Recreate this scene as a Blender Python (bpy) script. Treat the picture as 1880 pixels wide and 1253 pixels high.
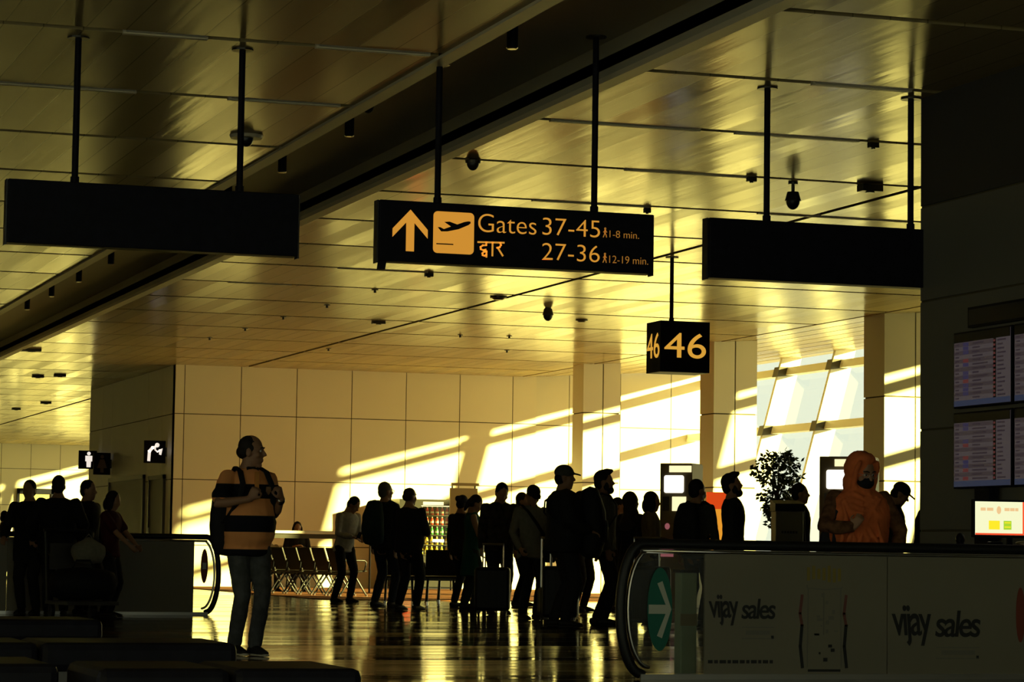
import bpy, bmesh, math, random
from mathutils import Vector, Matrix, Euler
random.seed(7)
R = math.radians
SC = bpy.context.scene
COL = SC.collection
for _o in list(bpy.data.objects):
    bpy.data.objects.remove(_o)

# ------------------------------------------------------------------ camera
YAW, PITCH, ROLL, CAM_H = R(18.4), math.atan(388.5 / 5000), 0.0145, 0.82
fwd = Vector((math.sin(YAW) * math.cos(PITCH), math.cos(YAW) * math.cos(PITCH), math.sin(PITCH)))
rt0 = Vector((math.cos(YAW), -math.sin(YAW), 0))
up0 = rt0.cross(fwd)
rt = rt0 * math.cos(ROLL) + up0 * math.sin(ROLL)
up = up0 * math.cos(ROLL) - rt0 * math.sin(ROLL)
cam_d = bpy.data.cameras.new('camera')
cam_d.sensor_width = 36
cam_d.lens = 5000 / 1880 * 36
cam_d.clip_end = 2000
cam = bpy.data.objects.new('camera', cam_d)
m = Matrix((rt, up, -fwd)).transposed().to_4x4()
m.translation = Vector((0, 0, CAM_H))
cam.matrix_world = m
COL.objects.link(cam)
SC.camera = cam
cam_d.dof.use_dof = False

# ------------------------------------------------------------------ sky, sun, exposure
w = bpy.data.worlds.new('sky')
SC.world = w
w.use_nodes = True
bg = w.node_tree.nodes['Background']
bg.inputs[0].default_value = (0.86, 0.92, 0.72, 1)
bg.inputs[1].default_value = 0.66
sun_d = bpy.data.lights.new('sun', 'SUN')
sun_d.energy = 23.0
sun_d.color = (1.0, 0.875, 0.25)
sun_d.angle = R(0.9)
sun = bpy.data.objects.new('sun', sun_d)
sun.rotation_euler = Vector((-1.0, 0.773, -0.276)).to_track_quat('-Z', 'Y').to_euler()
sun.location = (60, -20, 30)
COL.objects.link(sun)
SC.view_settings.view_transform = 'Standard'
SC.view_settings.look = 'None'
SC.view_settings.exposure = 0.65
SC.view_settings.gamma = 1
SC.view_settings.use_curve_mapping = False
try:
    SC.cycles.max_bounces = 14
    SC.cycles.diffuse_bounces = 8
    SC.cycles.glossy_bounces = 6
    SC.cycles.transparent_max_bounces = 12
    SC.cycles.sample_clamp_indirect = 6
except Exception:
    pass

# ------------------------------------------------------------------ materials
def mat(name, col, rough=0.5, metal=0.0, spec=0.5, emit=None, es=0.0, alpha=None):
    mt = bpy.data.materials.new(name)
    mt.use_nodes = True
    b = mt.node_tree.nodes['Principled BSDF']
    b.inputs['Base Color'].default_value = (*col, 1)
    b.inputs['Roughness'].default_value = rough
    b.inputs['Metallic'].default_value = metal
    b.inputs['Specular IOR Level'].default_value = spec
    if emit:
        b.inputs['Emission Color'].default_value = (*emit, 1)
        b.inputs['Emission Strength'].default_value = es
    return mt

def noisy(mt, scale=8, amt=0.25, stretch=(1, 1, 1), bump=0.0):
    """Break up a material's colour with noise, and its surface with a little bump."""
    nt = mt.node_tree
    b = nt.nodes['Principled BSDF']
    c = b.inputs['Base Color'].default_value[:]
    tc = nt.nodes.new('ShaderNodeTexCoord')
    mp = nt.nodes.new('ShaderNodeMapping')
    mp.inputs['Scale'].default_value = stretch
    ns = nt.nodes.new('ShaderNodeTexNoise')
    ns.inputs['Scale'].default_value = scale
    ns.inputs['Detail'].default_value = 5
    rp = nt.nodes.new('ShaderNodeValToRGB')
    rp.color_ramp.elements[0].position = 0.3
    rp.color_ramp.elements[1].position = 0.7
    rp.color_ramp.elements[0].color = (*[v * (1 - amt) for v in c[:3]], 1)
    rp.color_ramp.elements[1].color = (*[min(1, v * (1 + amt)) for v in c[:3]], 1)
    nt.links.new(tc.outputs['Object'], mp.inputs[0])
    nt.links.new(mp.outputs[0], ns.inputs['Vector'])
    nt.links.new(ns.outputs['Fac'], rp.inputs[0])
    nt.links.new(rp.outputs[0], b.inputs['Base Color'])
    if bump:
        bp = nt.nodes.new('ShaderNodeBump')
        bp.inputs['Strength'].default_value = bump
        bp.inputs['Distance'].default_value = 0.02
        nt.links.new(ns.outputs['Fac'], bp.inputs['Height'])
        nt.links.new(bp.outputs[0], b.inputs['Normal'])
    return mt

M = {}
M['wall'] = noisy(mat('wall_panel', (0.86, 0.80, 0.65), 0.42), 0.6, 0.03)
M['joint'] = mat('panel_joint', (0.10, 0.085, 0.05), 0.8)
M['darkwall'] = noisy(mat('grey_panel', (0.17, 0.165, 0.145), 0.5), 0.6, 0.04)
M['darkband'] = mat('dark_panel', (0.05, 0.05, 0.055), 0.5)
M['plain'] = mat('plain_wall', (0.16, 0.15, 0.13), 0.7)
M['black'] = noisy(mat('black_paint', (0.010, 0.010, 0.018), 0.5, spec=0.12), 12, 0.2)
M['blacksatin'] = mat('black_satin', (0.02, 0.02, 0.025), 0.35)
M['rubber'] = mat('black_rubber', (0.01, 0.01, 0.012), 0.5)
M['steel'] = mat('steel', (0.55, 0.53, 0.48), 0.28, 1.0)
M['chrome'] = mat('chrome', (0.8, 0.78, 0.72), 0.12, 1.0)
M['darkmetal'] = mat('dark_metal', (0.09, 0.085, 0.075), 0.4, 0.8)
M['trim'] = mat('ceiling_trim', (0.72, 0.64, 0.46), 0.5)
M['trough'] = mat('trough_paint', (0.5, 0.47, 0.36), 0.6)
M['slot'] = mat('slot_dark', (0.035, 0.03, 0.022), 0.7)
M['diffuser'] = mat('lamp_diffuser', (0.75, 0.70, 0.58), 0.3)
M['white'] = mat('white_paint', (0.8, 0.78, 0.72), 0.4)
M['amber'] = mat('amber_lettering', (0.8, 0.38, 0.05), 0.5, emit=(1.0, 0.43, 0.05), es=0.36)
M['amberdim'] = mat('amber_small_lettering', (0.6, 0.28, 0.05), 0.5, emit=(1.0, 0.42, 0.06), es=0.17)
M['amber46'] = mat('amber_number', (0.8, 0.38, 0.05), 0.5, emit=(1.0, 0.5, 0.06), es=0.42)
M['signwhite'] = mat('sign_white', (0.8, 0.75, 0.7), 0.5, emit=(1, 0.9, 0.78), es=0.55)
M['signdim'] = mat('sign_dim', (0.20, 0.12, 0.10), 0.5)
M['plant'] = noisy(mat('leaf_green', (0.03, 0.06, 0.012), 0.45), 6, 0.5)
M['bark'] = noisy(mat('bark', (0.10, 0.06, 0.03), 0.8), 20, 0.4)
M['pot'] = mat('pot_grey', (0.12, 0.11, 0.10), 0.5)
M['soil'] = noisy(mat('soil', (0.03, 0.02, 0.012), 0.9), 30, 0.5)
M['film'] = noisy(mat('printed_film', (0.24, 0.22, 0.165), 0.45), 1.2, 0.06)
M['filmdark'] = mat('printed_black', (0.018, 0.018, 0.02), 0.5)
M['filmyellow'] = mat('printed_yellow', (0.30, 0.23, 0.05), 0.5)
M['filmred'] = mat('printed_red', (0.20, 0.07, 0.06), 0.5)
M['filmgrey'] = mat('printed_grey', (0.20, 0.19, 0.16), 0.5)
M['green'] = mat('sticker_green', (0.01, 0.17, 0.12), 0.5)
M['stickerwhite'] = mat('sticker_white', (0.62, 0.66, 0.58), 0.5)
M['stickerred'] = mat('sticker_red', (0.24, 0.05, 0.03), 0.5)
M['palegreen'] = mat('pale_green_paint', (0.32, 0.40, 0.26), 0.5)
M['chairmetal'] = noisy(mat('seat_metal', (0.022, 0.02, 0.016), 0.5, 0.1), 40, 0.3)
M['screenwhite'] = mat('screen_white', (0.1, 0.1, 0.1), 0.3, emit=(1, 0.97, 0.88), es=1.2)
M['paleglow'] = mat('pale_glow', (0.1, 0.1, 0.1), 0.3, emit=(1, 0.9, 0.5), es=0.7)
M['screenpink'] = mat('screen_pink', (0.1, 0.05, 0.05), 0.3, emit=(0.6, 0.18, 0.2), es=0.28)
M['kiosk'] = mat('kiosk_body', (0.22, 0.18, 0.10), 0.5)
M['kiosktan'] = mat('kiosk_side', (0.30, 0.25, 0.13), 0.5)
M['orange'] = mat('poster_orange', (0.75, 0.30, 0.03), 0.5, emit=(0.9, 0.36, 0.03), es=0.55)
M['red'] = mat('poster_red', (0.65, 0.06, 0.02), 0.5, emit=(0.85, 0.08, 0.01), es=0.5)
M['podium'] = mat('podium_grey', (0.16, 0.15, 0.11), 0.5)
M['fids_bg'] = mat('departure_rows', (0.02, 0.02, 0.02), 0.3, emit=(0.5, 0.40, 0.42), es=0.06)
M['fids_row'] = mat('departure_rows_alternate', (0.02, 0.02, 0.02), 0.3, emit=(0.45, 0.33, 0.36), es=0.045)
M['fids_dark'] = mat('departure_dark', (0.01, 0.01, 0.02), 0.3)
M['fids_blue'] = mat('departure_footer', (0.01, 0.01, 0.02), 0.3, emit=(0.2, 0.26, 0.5), es=0.06)
M['fids_red'] = mat('departure_logo_red', (0.02, 0.01, 0.01), 0.3, emit=(0.5, 0.12, 0.12), es=0.09)
M['fids_navy'] = mat('departure_logo_navy', (0.01, 0.01, 0.02), 0.3, emit=(0.2, 0.17, 0.42), es=0.07)
M['fids_text'] = mat('departure_text', (0.02, 0.02, 0.02), 0.3, emit=(0.22, 0.15, 0.2), es=0.06)
M['mon_bg'] = mat('monitor_page', (0.02, 0.02, 0.02), 0.3, emit=(0.80, 0.80, 0.50), es=0.75)
M['mon_red'] = mat('monitor_red', (0.02, 0.0, 0.0), 0.3, emit=(0.80, 0.07, 0.02), es=0.75)
M['mon_yel'] = mat('monitor_yellow', (0.02, 0.02, 0.0), 0.3, emit=(0.85, 0.70, 0.02), es=0.75)
M['mon_grn'] = mat('monitor_green', (0.0, 0.02, 0.0), 0.3, emit=(0.38, 0.62, 0.03), es=0.7)
M['mon_tan'] = mat('monitor_tan', (0.02, 0.02, 0.0), 0.3, emit=(0.80, 0.52, 0.25), es=0.7)
M['mon_gold'] = mat('monitor_gold', (0.02, 0.02, 0.0), 0.3, emit=(0.95, 0.40, 0.08), es=0.75)
M['vend'] = mat('vending_black', (0.02, 0.018, 0.016), 0.35)
M['vendred'] = mat('vending_red', (0.55, 0.05, 0.02), 0.4)
M['vendlamp'] = mat('vending_lamp', (0.5, 0.5, 0.4), 0.4, emit=(1, 0.85, 0.5), es=0.9)
M['carpet'] = None

def glass_mat(name, tint, gl=0.06):
    mt = bpy.data.materials.new(name)
    mt.use_nodes = True
    nt = mt.node_tree
    nt.nodes.remove(nt.nodes['Principled BSDF'])
    out = nt.nodes['Material Output']
    t = nt.nodes.new('ShaderNodeBsdfTransparent')
    t.inputs[0].default_value = (*tint, 1)
    g = nt.nodes.new('ShaderNodeBsdfGlossy')
    g.inputs['Roughness'].default_value = 0.03
    mx = nt.nodes.new('ShaderNodeMixShader')
    mx.inputs[0].default_value = gl
    nt.links.new(t.outputs[0], mx.inputs[1])
    nt.links.new(g.outputs[0], mx.inputs[2])
    nt.links.new(mx.outputs[0], out.inputs[0])
    return mt
M['glass'] = glass_mat('clear_glass', (0.93, 0.95, 0.93))
M['darkglass'] = glass_mat('smoked_glass', (0.5, 0.5, 0.42))

def math_node(nt, op, a, b=None):
    n = nt.nodes.new('ShaderNodeMath')
    n.operation = op
    for i, v in enumerate((a, b)):
        if v is None:
            continue
        if isinstance(v, (int, float)):
            n.inputs[i].default_value = v
        else:
            nt.links.new(v, n.inputs[i])
    return n.outputs[0]

def ceiling_mat():
    mt = mat('ceiling_planks', (0.66, 0.58, 0.42), 0.3, 0.0, spec=0.022)
    nt = mt.node_tree
    b = nt.nodes['Principled BSDF']
    tc = nt.nodes.new('ShaderNodeTexCoord')
    sp = nt.nodes.new('ShaderNodeSeparateXYZ')
    nt.links.new(tc.outputs['Object'], sp.inputs[0])
    xs = math_node(nt, 'DIVIDE', sp.outputs[0], 0.3)
    idx = math_node(nt, 'FLOOR', xs)
    fr = math_node(nt, 'FRACT', xs)
    yi = math_node(nt, 'FLOOR', math_node(nt, 'DIVIDE', math_node(nt, 'SUBTRACT', sp.outputs[1], 1.585), 2.66))
    cb = nt.nodes.new('ShaderNodeCombineXYZ')
    nt.links.new(idx, cb.inputs[0])
    nt.links.new(yi, cb.inputs[1])
    wn = nt.nodes.new('ShaderNodeTexWhiteNoise')
    wn.noise_dimensions = '3D'
    nt.links.new(cb.outputs[0], wn.inputs['Vector'])
    # streaks along the planks
    mp = nt.nodes.new('ShaderNodeMapping')
    mp.inputs['Scale'].default_value = (5.0, 0.25, 1)
    nt.links.new(tc.outputs['Object'], mp.inputs[0])
    ns = nt.nodes.new('ShaderNodeTexNoise')
    ns.inputs['Scale'].default_value = 1.0
    ns.inputs['Detail'].default_value = 4
    nt.links.new(mp.outputs[0], ns.inputs['Vector'])
    rough = math_node(nt, 'ADD', math_node(nt, 'MULTIPLY', wn.outputs['Value'], 0.10),
                      math_node(nt, 'ADD', math_node(nt, 'MULTIPLY', ns.outputs['Fac'], 0.12), 0.08))
    nt.links.new(rough, b.inputs['Roughness'])
    jt = math_node(nt, 'LESS_THAN', fr, 0.035)
    k = math_node(nt, 'ADD', math_node(nt, 'MULTIPLY', wn.outputs['Value'], 0.16), 0.84)
    k = math_node(nt, 'MULTIPLY', k, math_node(nt, 'SUBTRACT', 1.0, math_node(nt, 'MULTIPLY', jt, 0.5)))
    mc = nt.nodes.new('ShaderNodeVectorMath')
    mc.operation = 'SCALE'
    mc.inputs[0].default_value = (0.46, 0.37, 0.19)
    nt.links.new(k, mc.inputs['Scale'])
    nt.links.new(mc.outputs[0], b.inputs['Base Color'])
    hn = math_node(nt, 'ADD', math_node(nt, 'MULTIPLY', wn.outputs['Value'], math_node(nt, 'MULTIPLY', fr, 0.004)),
                   math_node(nt, 'MULTIPLY', ns.outputs['Fac'], 0.006))
    bp = nt.nodes.new('ShaderNodeBump')
    bp.inputs['Strength'].default_value = 0.6
    bp.inputs['Distance'].default_value = 1.0
    nt.links.new(hn, bp.inputs['Height'])
    nt.links.new(bp.outputs[0], b.inputs['Normal'])
    return mt
M['ceil'] = ceiling_mat()

def floor_mat():
    mt = mat('polished_floor', (0.05, 0.042, 0.03), 0.1, spec=0.22)
    nt = mt.node_tree
    b = nt.nodes['Principled BSDF']
    tc = nt.nodes.new('ShaderNodeTexCoord')
    sp = nt.nodes.new('ShaderNodeSeparateXYZ')
    nt.links.new(tc.outputs['Object'], sp.inputs[0])
    ys = math_node(nt, 'DIVIDE', sp.outputs[1], 1.2)
    xs = math_node(nt, 'DIVIDE', sp.outputs[0], 1.2)
    cb = nt.nodes.new('ShaderNodeCombineXYZ')
    nt.links.new(math_node(nt, 'FLOOR', xs), cb.inputs[0])
    nt.links.new(math_node(nt, 'FLOOR', ys), cb.inputs[1])
    wn = nt.nodes.new('ShaderNodeTexWhiteNoise')
    nt.links.new(cb.outputs[0], wn.inputs['Vector'])
    jy = math_node(nt, 'LESS_THAN', math_node(nt, 'FRACT', ys), 0.02)
    rows = nt.nodes.new('ShaderNodeTexWhiteNoise')
    rows.noise_dimensions = '1D'
    nt.links.new(math_node(nt, 'FLOOR', math_node(nt, 'DIVIDE', sp.outputs[1], 0.6)), rows.inputs['W'])
    ro = math_node(nt, 'ADD', math_node(nt, 'MULTIPLY', rows.outputs['Value'], 0.12), 0.05)
    ro = math_node(nt, 'ADD', ro, math_node(nt, 'MULTIPLY', jy, 0.4))
    nt.links.new(ro, b.inputs['Roughness'])
    k = math_node(nt, 'ADD', math_node(nt, 'MULTIPLY', wn.outputs['Value'], 0.4), 0.7)
    mc = nt.nodes.new('ShaderNodeVectorMath')
    mc.operation = 'SCALE'
    mc.inputs[0].default_value = (0.05, 0.042, 0.03)
    nt.links.new(k, mc.inputs['Scale'])
    nt.links.new(mc.outputs[0], b.inputs['Base Color'])
    mp = nt.nodes.new('ShaderNodeMapping')
    mp.inputs['Scale'].default_value = (0.25, 1.6, 1)
    nt.links.new(tc.outputs['Object'], mp.inputs[0])
    ns = nt.nodes.new('ShaderNodeTexNoise')
    ns.inputs['Scale'].default_value = 1.3
    nt.links.new(mp.outputs[0], ns.inputs['Vector'])
    bp = nt.nodes.new('ShaderNodeBump')
    bp.inputs['Strength'].default_value = 0.5
    bp.inputs['Distance'].default_value = 0.01
    nt.links.new(ns.outputs['Fac'], bp.inputs['Height'])
    nt.links.new(bp.outputs[0], b.inputs['Normal'])
    return mt
M['floor'] = floor_mat()

def carpet_mat():
    mt = mat('striped_carpet', (0.3, 0.09, 0.03), 0.95, spec=0.1)
    nt = mt.node_tree
    b = nt.nodes['Principled BSDF']
    tc = nt.nodes.new('ShaderNodeTexCoord')
    wv = nt.nodes.new('ShaderNodeTexWave')
    wv.bands_direction = 'Y'
    wv.inputs['Scale'].default_value = 0.35
    wv.inputs['Distortion'].default_value = 2.0
    nt.links.new(tc.outputs['Object'], wv.inputs['Vector'])
    rp = nt.nodes.new('ShaderNodeValToRGB')
    rp.color_ramp.elements[0].color = (0.13, 0.042, 0.02, 1)
    rp.color_ramp.elements[1].color = (0.24, 0.095, 0.035, 1)
    nt.links.new(wv.outputs['Fac'], rp.inputs[0])
    nt.links.new(rp.outputs[0], b.inputs['Base Color'])
    return mt
M['carpet'] = carpet_mat()

# ------------------------------------------------------------------ mesh builder
class MB:
    def __init__(self):
        self.v, self.f, self.mi, self.xf, self.mats = [], [], [], None, []

    def slot(self, m):
        if m not in self.mats:
            self.mats.append(m)
        return self.mats.index(m)

    def add(self, vs, fs, m=None):
        o = len(self.v)
        X = self.xf
        self.v += [(X @ Vector(p)) if X is not None else Vector(p) for p in vs]
        i = self.slot(m) if m else 0
        for f in fs:
            self.f.append([o + k for k in f])
            self.mi.append(i)

    def box(self, a, b, m=None):
        x0, y0, z0 = a
        x1, y1, z1 = b
        self.add([(x0, y0, z0), (x1, y0, z0), (x1, y1, z0), (x0, y1, z0), (x0, y0, z1), (x1, y0, z1), (x1, y1, z1), (x0, y1, z1)],
                 [(0, 3, 2, 1), (4, 5, 6, 7), (0, 1, 5, 4), (1, 2, 6, 5), (2, 3, 7, 6), (3, 0, 4, 7)], m)

    def rbox(self, a, b, r, m=None, n=3):
        """Box with rounded vertical outline in X-Z, extruded along Y."""
        x0, y0, z0 = a
        x1, y1, z1 = b
        out = []
        for cx, cz, a0 in ((x1 - r, z1 - r, 0), (x0 + r, z1 - r, 90), (x0 + r, z0 + r, 180), (x1 - r, z0 + r, 270)):
            for i in range(n + 1):
                t = R(a0 + 90 * i / n)
                out.append((cx + r * math.cos(t), cz + r * math.sin(t)))
        self.prism(out, y0, y1, m)

    def prism(self, pts, y0, y1, m=None):
        """Polygon given in (x, z), extruded from y0 to y1."""
        n = len(pts)
        vs = [(p[0], y0, p[1]) for p in pts] + [(p[0], y1, p[1]) for p in pts]
        fs = [tuple(range(n)), tuple(range(2 * n - 1, n - 1, -1))]
        fs += [(i, i + n, (i + 1) % n + n, (i + 1) % n) for i in range(n)]
        self.add(vs, fs, m)

    def tube(self, pts, rad, seg=12, ref=None, m=None, cap=True, ck=1.0):
        pts = [Vector(p) for p in pts]
        n = len(pts)
        rad = [(r, r) if isinstance(r, (int, float)) else r for r in (rad if isinstance(rad, (list, tuple)) else [rad] * n)]
        rings = []
        ts = []
        for i in range(n):
            t = pts[min(i + 1, n - 1)] - pts[max(i - 1, 0)]
            ts.append(t.normalized() if t.length > 1e-9 else Vector((0, 0, 1)))
        for i in range(n):
            t = ts[i]
            rf = Vector(ref) if ref else (Vector((1, 0, 0)) if abs(t.x) < 0.9 else Vector((0, 1, 0)))
            a = (rf - t * rf.dot(t)).normalized()
            b = t.cross(a)
            rings.append((pts[i], rad[i], a, b))
        if cap:
            p, r, a, b = rings[0]
            q = min(r) * ck
            e0 = [(p - ts[0] * q * 0.5, (r[0] * 0.84, r[1] * 0.84), a, b)]
            tip0 = p - ts[0] * q * 0.85
            p, r, a, b = rings[-1]
            q = min(r) * ck
            e1 = [(p + ts[-1] * q * 0.5, (r[0] * 0.84, r[1] * 0.84), a, b)]
            tip1 = p + ts[-1] * q * 0.85
            rings = e0 + rings + e1
        else:
            tip0, tip1 = pts[0], pts[-1]
        vs, fs = [], []
        for p, r, a, b in rings:
            for k in range(seg):
                c, s = math.cos(2 * math.pi * k / seg), math.sin(2 * math.pi * k / seg)
                vs.append(p + a * (r[0] * c) + b * (r[1] * s))
        nr = len(rings)
        for i in range(nr - 1):
            for k in range(seg):
                k2 = (k + 1) % seg
                fs.append((i * seg + k, i * seg + k2, (i + 1) * seg + k2, (i + 1) * seg + k))
        i0 = len(vs)
        vs += [tip0, tip1]
        for k in range(seg):
            k2 = (k + 1) % seg
            fs.append((i0, k2, k))
            fs.append((i0 + 1, (nr - 1) * seg + k, (nr - 1) * seg + k2))
        self.add(vs, fs, m)

    def cyl(self, p0, p1, r, seg=14, m=None):
        self.tube([p0, p1], [r, r] if isinstance(r, (int, float)) else list(r), seg, None, m, cap=False)

    def ell(self, c, r, seg=16, rings=10, m=None, rot=None):
        c = Vector(c)
        vs, fs = [], []
        q = rot if rot is not None else Matrix.Identity(3)
        for i in range(1, rings):
            th = math.pi * i / rings
            for k in range(seg):
                ph = 2 * math.pi * k / seg
                vs.append(c + q @ Vector((r[0] * math.sin(th) * math.cos(ph), r[1] * math.sin(th) * math.sin(ph), r[2] * math.cos(th))))
        top = len(vs)
        vs += [c + q @ Vector((0, 0, r[2])), c + q @ Vector((0, 0, -r[2]))]
        for i in range(rings - 2):
            for k in range(seg):
                k2 = (k + 1) % seg
                fs.append((i * seg + k, (i + 1) * seg + k, (i + 1) * seg + k2, i * seg + k2))
        for k in range(seg):
            k2 = (k + 1) % seg
            fs.append((top, k, k2))
            fs.append((top + 1, (rings - 2) * seg + k2, (rings - 2) * seg + k))
        self.add(vs, fs, m)

    def build(self, name, mats=None, parent=None, smooth=False, bevel=0.0, loc=None):
        me = bpy.data.meshes.new(name)
        me.from_pydata([tuple(p) for p in self.v], [], self.f)
        ms = self.mats if self.mats else ([mats] if not isinstance(mats, (list, tuple)) else list(mats))
        for mm in ms:
            me.materials.append(mm)
        if self.mats:
            me.polygons.foreach_set('material_index', self.mi)
        if smooth:
            me.polygons.foreach_set('use_smooth', [True] * len(me.polygons))
        me.update()
        o = bpy.data.objects.new(name, me)
        COL.objects.link(o)
        if parent:
            o.parent = parent
        if loc:
            o.location = loc
        if bevel:
            bv = o.modifiers.new('bevel', 'BEVEL')
            bv.width = bevel
            bv.segments = 2
            bv.limit_method = 'ANGLE'
        return o

def tag(o, label, cat, group=None):
    o['label'] = label
    o['category'] = cat
    if group:
        o['group'] = group
    return o

def thing(name, label, cat, loc=(0, 0, 0), rz=0.0, group=None):
    o = bpy.data.objects.new(name, None)
    o.empty_display_size = 0.1
    COL.objects.link(o)
    o.location = loc
    o.rotation_euler = (0, 0, rz)
    return tag(o, label, cat, group)

def struct(o, label=None):
    o['kind'] = 'structure'
    if label:
        o['label'] = label
    return o

def copy_thing(o, loc, rz=None, label=None):
    c = o.copy()
    COL.objects.link(c)
    c.location = loc
    if rz is not None:
        c.rotation_euler = (0, 0, rz)
    if label:
        c['label'] = label
    for ch in list(o.children):
        d = ch.copy()
        COL.objects.link(d)
        d.parent = c
        for g in list(ch.children):
            e = g.copy()
            COL.objects.link(e)
            e.parent = d
    return c

def text_mesh(txt, x0, x1, z0, z1, y, m, name='lettering', parent=None, keep=False, depth=0.004, shear=0.0, spacing=1.0, bold=0.0):
    """Text fitted to the rectangle x0..x1, z0..z1 (z0 = baseline-ish bottom of its ink), facing -Y."""
    cu = bpy.data.curves.new('text', 'FONT')
    cu.body = txt
    cu.extrude = 0.002
    cu.shear = shear
    cu.space_character = spacing
    cu.offset = bold - 0.012
    ob = bpy.data.objects.new('text', cu)
    COL.objects.link(ob)
    dg = bpy.context.evaluated_depsgraph_get()
    me = bpy.data.meshes.new_from_object(ob.evaluated_get(dg))
    bpy.data.objects.remove(ob)
    xs = [v.co.x for v in me.vertices]
    ys = [v.co.y for v in me.vertices]
    sx = (x1 - x0) / (max(xs) - min(xs))
    sy = (z1 - z0) / (max(ys) - min(ys))
    ax, ay = min(xs), min(ys)
    for v in me.vertices:
        c = v.co.copy()
        v.co = (x0 + (c.x - ax) * sx, y - (c.z + 0.002) / 0.004 * depth, z0 + (c.y - ay) * sy)
    me.materials.clear()
    me.materials.append(m)
    me.name = name
    o = bpy.data.objects.new(name, me)
    COL.objects.link(o)
    if parent:
        o.parent = parent
    return o

# ------------------------------------------------------------------ setting
CH = 4.70            # ceiling height
SLOTS = [17.54 - 2.66 * 3 + 2.66 * k for k in range(37)]

def panel_wall(name, p0, p1, z_rows, us, m_panel, thick=0.03, gap=0.018, back=0.25, extra=None):
    """Panelled wall from p0 to p1 (x, y). us: joint positions along the wall (metres from p0); z_rows: joint heights. The panels face to the right of p0 -> p1."""
    a, b = Vector((*p0, 0)), Vector((*p1, 0))
    d = (b - a)
    L = d.length
    d.normalize()
    n = Vector((d.y, -d.x, 0))
    mb = MB()
    mb.xf = Matrix(((d.x, -n.x, 0, a.x), (d.y, -n.y, 0, a.y), (0, 0, 1, 0), (0, 0, 0, 1)))
    us = [0] + [u for u in us if 0.03 < u < L - 0.03] + [L]
    for i in range(len(us) - 1):
        for j in range(len(z_rows) - 1):
            mm = m_panel
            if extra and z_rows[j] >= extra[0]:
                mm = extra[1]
            g = gap / 2
            mb.box((us[i] + (g if i else 0), 0, z_rows[j] + (g if j else 0)),
                   (us[i + 1] - (g if i < len(us) - 2 else 0), thick, z_rows[j + 1] - (g if j < len(z_rows) - 2 else 0)), mm)
    mb.box((0.0, thick * 0.6, 0), (L, back, z_rows[-1]), M['joint'])
    o = mb.build(name)
    return struct(o)

def slab(name, a, b, m, label=None):
    mb = MB()
    mb.box(a, b, m)
    return struct(mb.build(name), label)

slab('floor', (-7, -5, -0.2), (24.2, 107, 0.0), M['floor'], 'dark polished stone floor with golden reflections')
mbc = MB()
mbc.box((11.3, 43.6, 0.0), (22.4, 56.9, 0.012), M['carpet'])
struct(mbc.build('carpet'), 'rust coloured carpet under the waiting seats')
slab('ground', (26, -150, -5.2), (600, 400, -5.0), noisy(mat('apron_concrete', (0.42, 0.40, 0.36), 0.9), 0.1, 0.1))

# ceiling: planks in bays between dark slots, groove along Y
def ceiling_part(name, x0, x1, y0, y1, grooves=()):
    mb = MB()
    ys = [y0] + [s for s in SLOTS if y0 + 0.2 < s < y1 - 0.2] + [y1]
    xs = [x0] + list(grooves) + [x1]
    for i in range(len(ys) - 1):
        for k in range(len(xs) - 1):
            mb.box((xs[k] + (0.05 if k else 0), ys[i] + (0.065 if i else 0), CH),
                   (xs[k + 1] - (0.05 if k < len(xs) - 2 else 0), ys[i + 1] - (0.065 if i < len(ys) - 2 else 0), CH + 0.03), M['ceil'])
    mb.box((x0, y0, CH + 0.1), (x1, y1, CH + 0.2), M['slot'])
    return struct(mb.build(name), 'golden ceiling of long metal planks with dark slots')
ceiling_part('ceiling', 7.70, 19.15, -5, 57.2, (12.98,))
ceiling_part('ceiling', -7, 6.2, -5, 106)
ceiling_part('ceiling', 7.70, 19.15, 57.2, 106, (12.1,))
mb = MB()      # recessed trough between the two halves
mb.box((6.1, -5, 5.02), (7.8, 106, 5.10), M['trough'])
mb.box((6.1, -5, CH), (6.2, 106, 5.05), M['trough'])
mb.box((7.70, -5, CH), (7.8, 106, 5.05), M['trough'])
struct(mb.build('ceiling_trough'), 'dark recessed trough running along the ceiling')
for nm, x in (('trim_1', 6.10), ('trim_2', 7.66)):
    mb = MB()
    mb.box((x, -5, CH - 0.025), (x + 0.14, 106, CH + 0.02), M['trim'])
    struct(mb.build(nm), 'pale trim along the edge of the ceiling trough')
mb = MB()      # ceiling rising to the glazed wall, behind the columns
for y0, y1, z1 in ((-5, 57.2, 5.03), (57.2, 106, 5.75)):
    for i in range(8):
        t0, t1 = i / 8, (i + 1) / 8
        xa, xb = 19.22 + 4.9 * t0, 19.22 + 4.9 * t1 - 0.03
        za, zb = CH + (z1 - CH) * t0, CH + (z1 - CH) * t1
        mb.add([(xa, y0, za), (xb, y0, zb), (xb, y1, zb), (xa, y1, za), (xa, y0, za + .06), (xb, y0, zb + .06), (xb, y1, zb + .06), (xa, y1, za + .06)],
               [(0, 3, 2, 1), (4, 5, 6, 7), (0, 1, 5, 4), (1, 2, 6, 5), (2, 3, 7, 6), (3, 0, 4, 7)], M['ceil'])
mb.box((19.1, -5, CH + 0.12), (24.4, 57.2, CH + 0.14), M['slot']) if False else None
mb.add([(19.1, -5, 4.84), (24.3, -5, 5.2), (24.3, 57.2, 5.2), (19.1, 57.2, 4.84)], [(0, 1, 2, 3)], M['slot'])
mb.add([(19.1, 57.2, 4.84), (24.3, 57.2, 5.95), (24.3, 106, 5.95), (19.1, 106, 4.84)], [(0, 1, 2, 3)], M['slot'])
struct(mb.build('ceiling_slope'), 'ceiling strip rising towards the windows')

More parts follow.
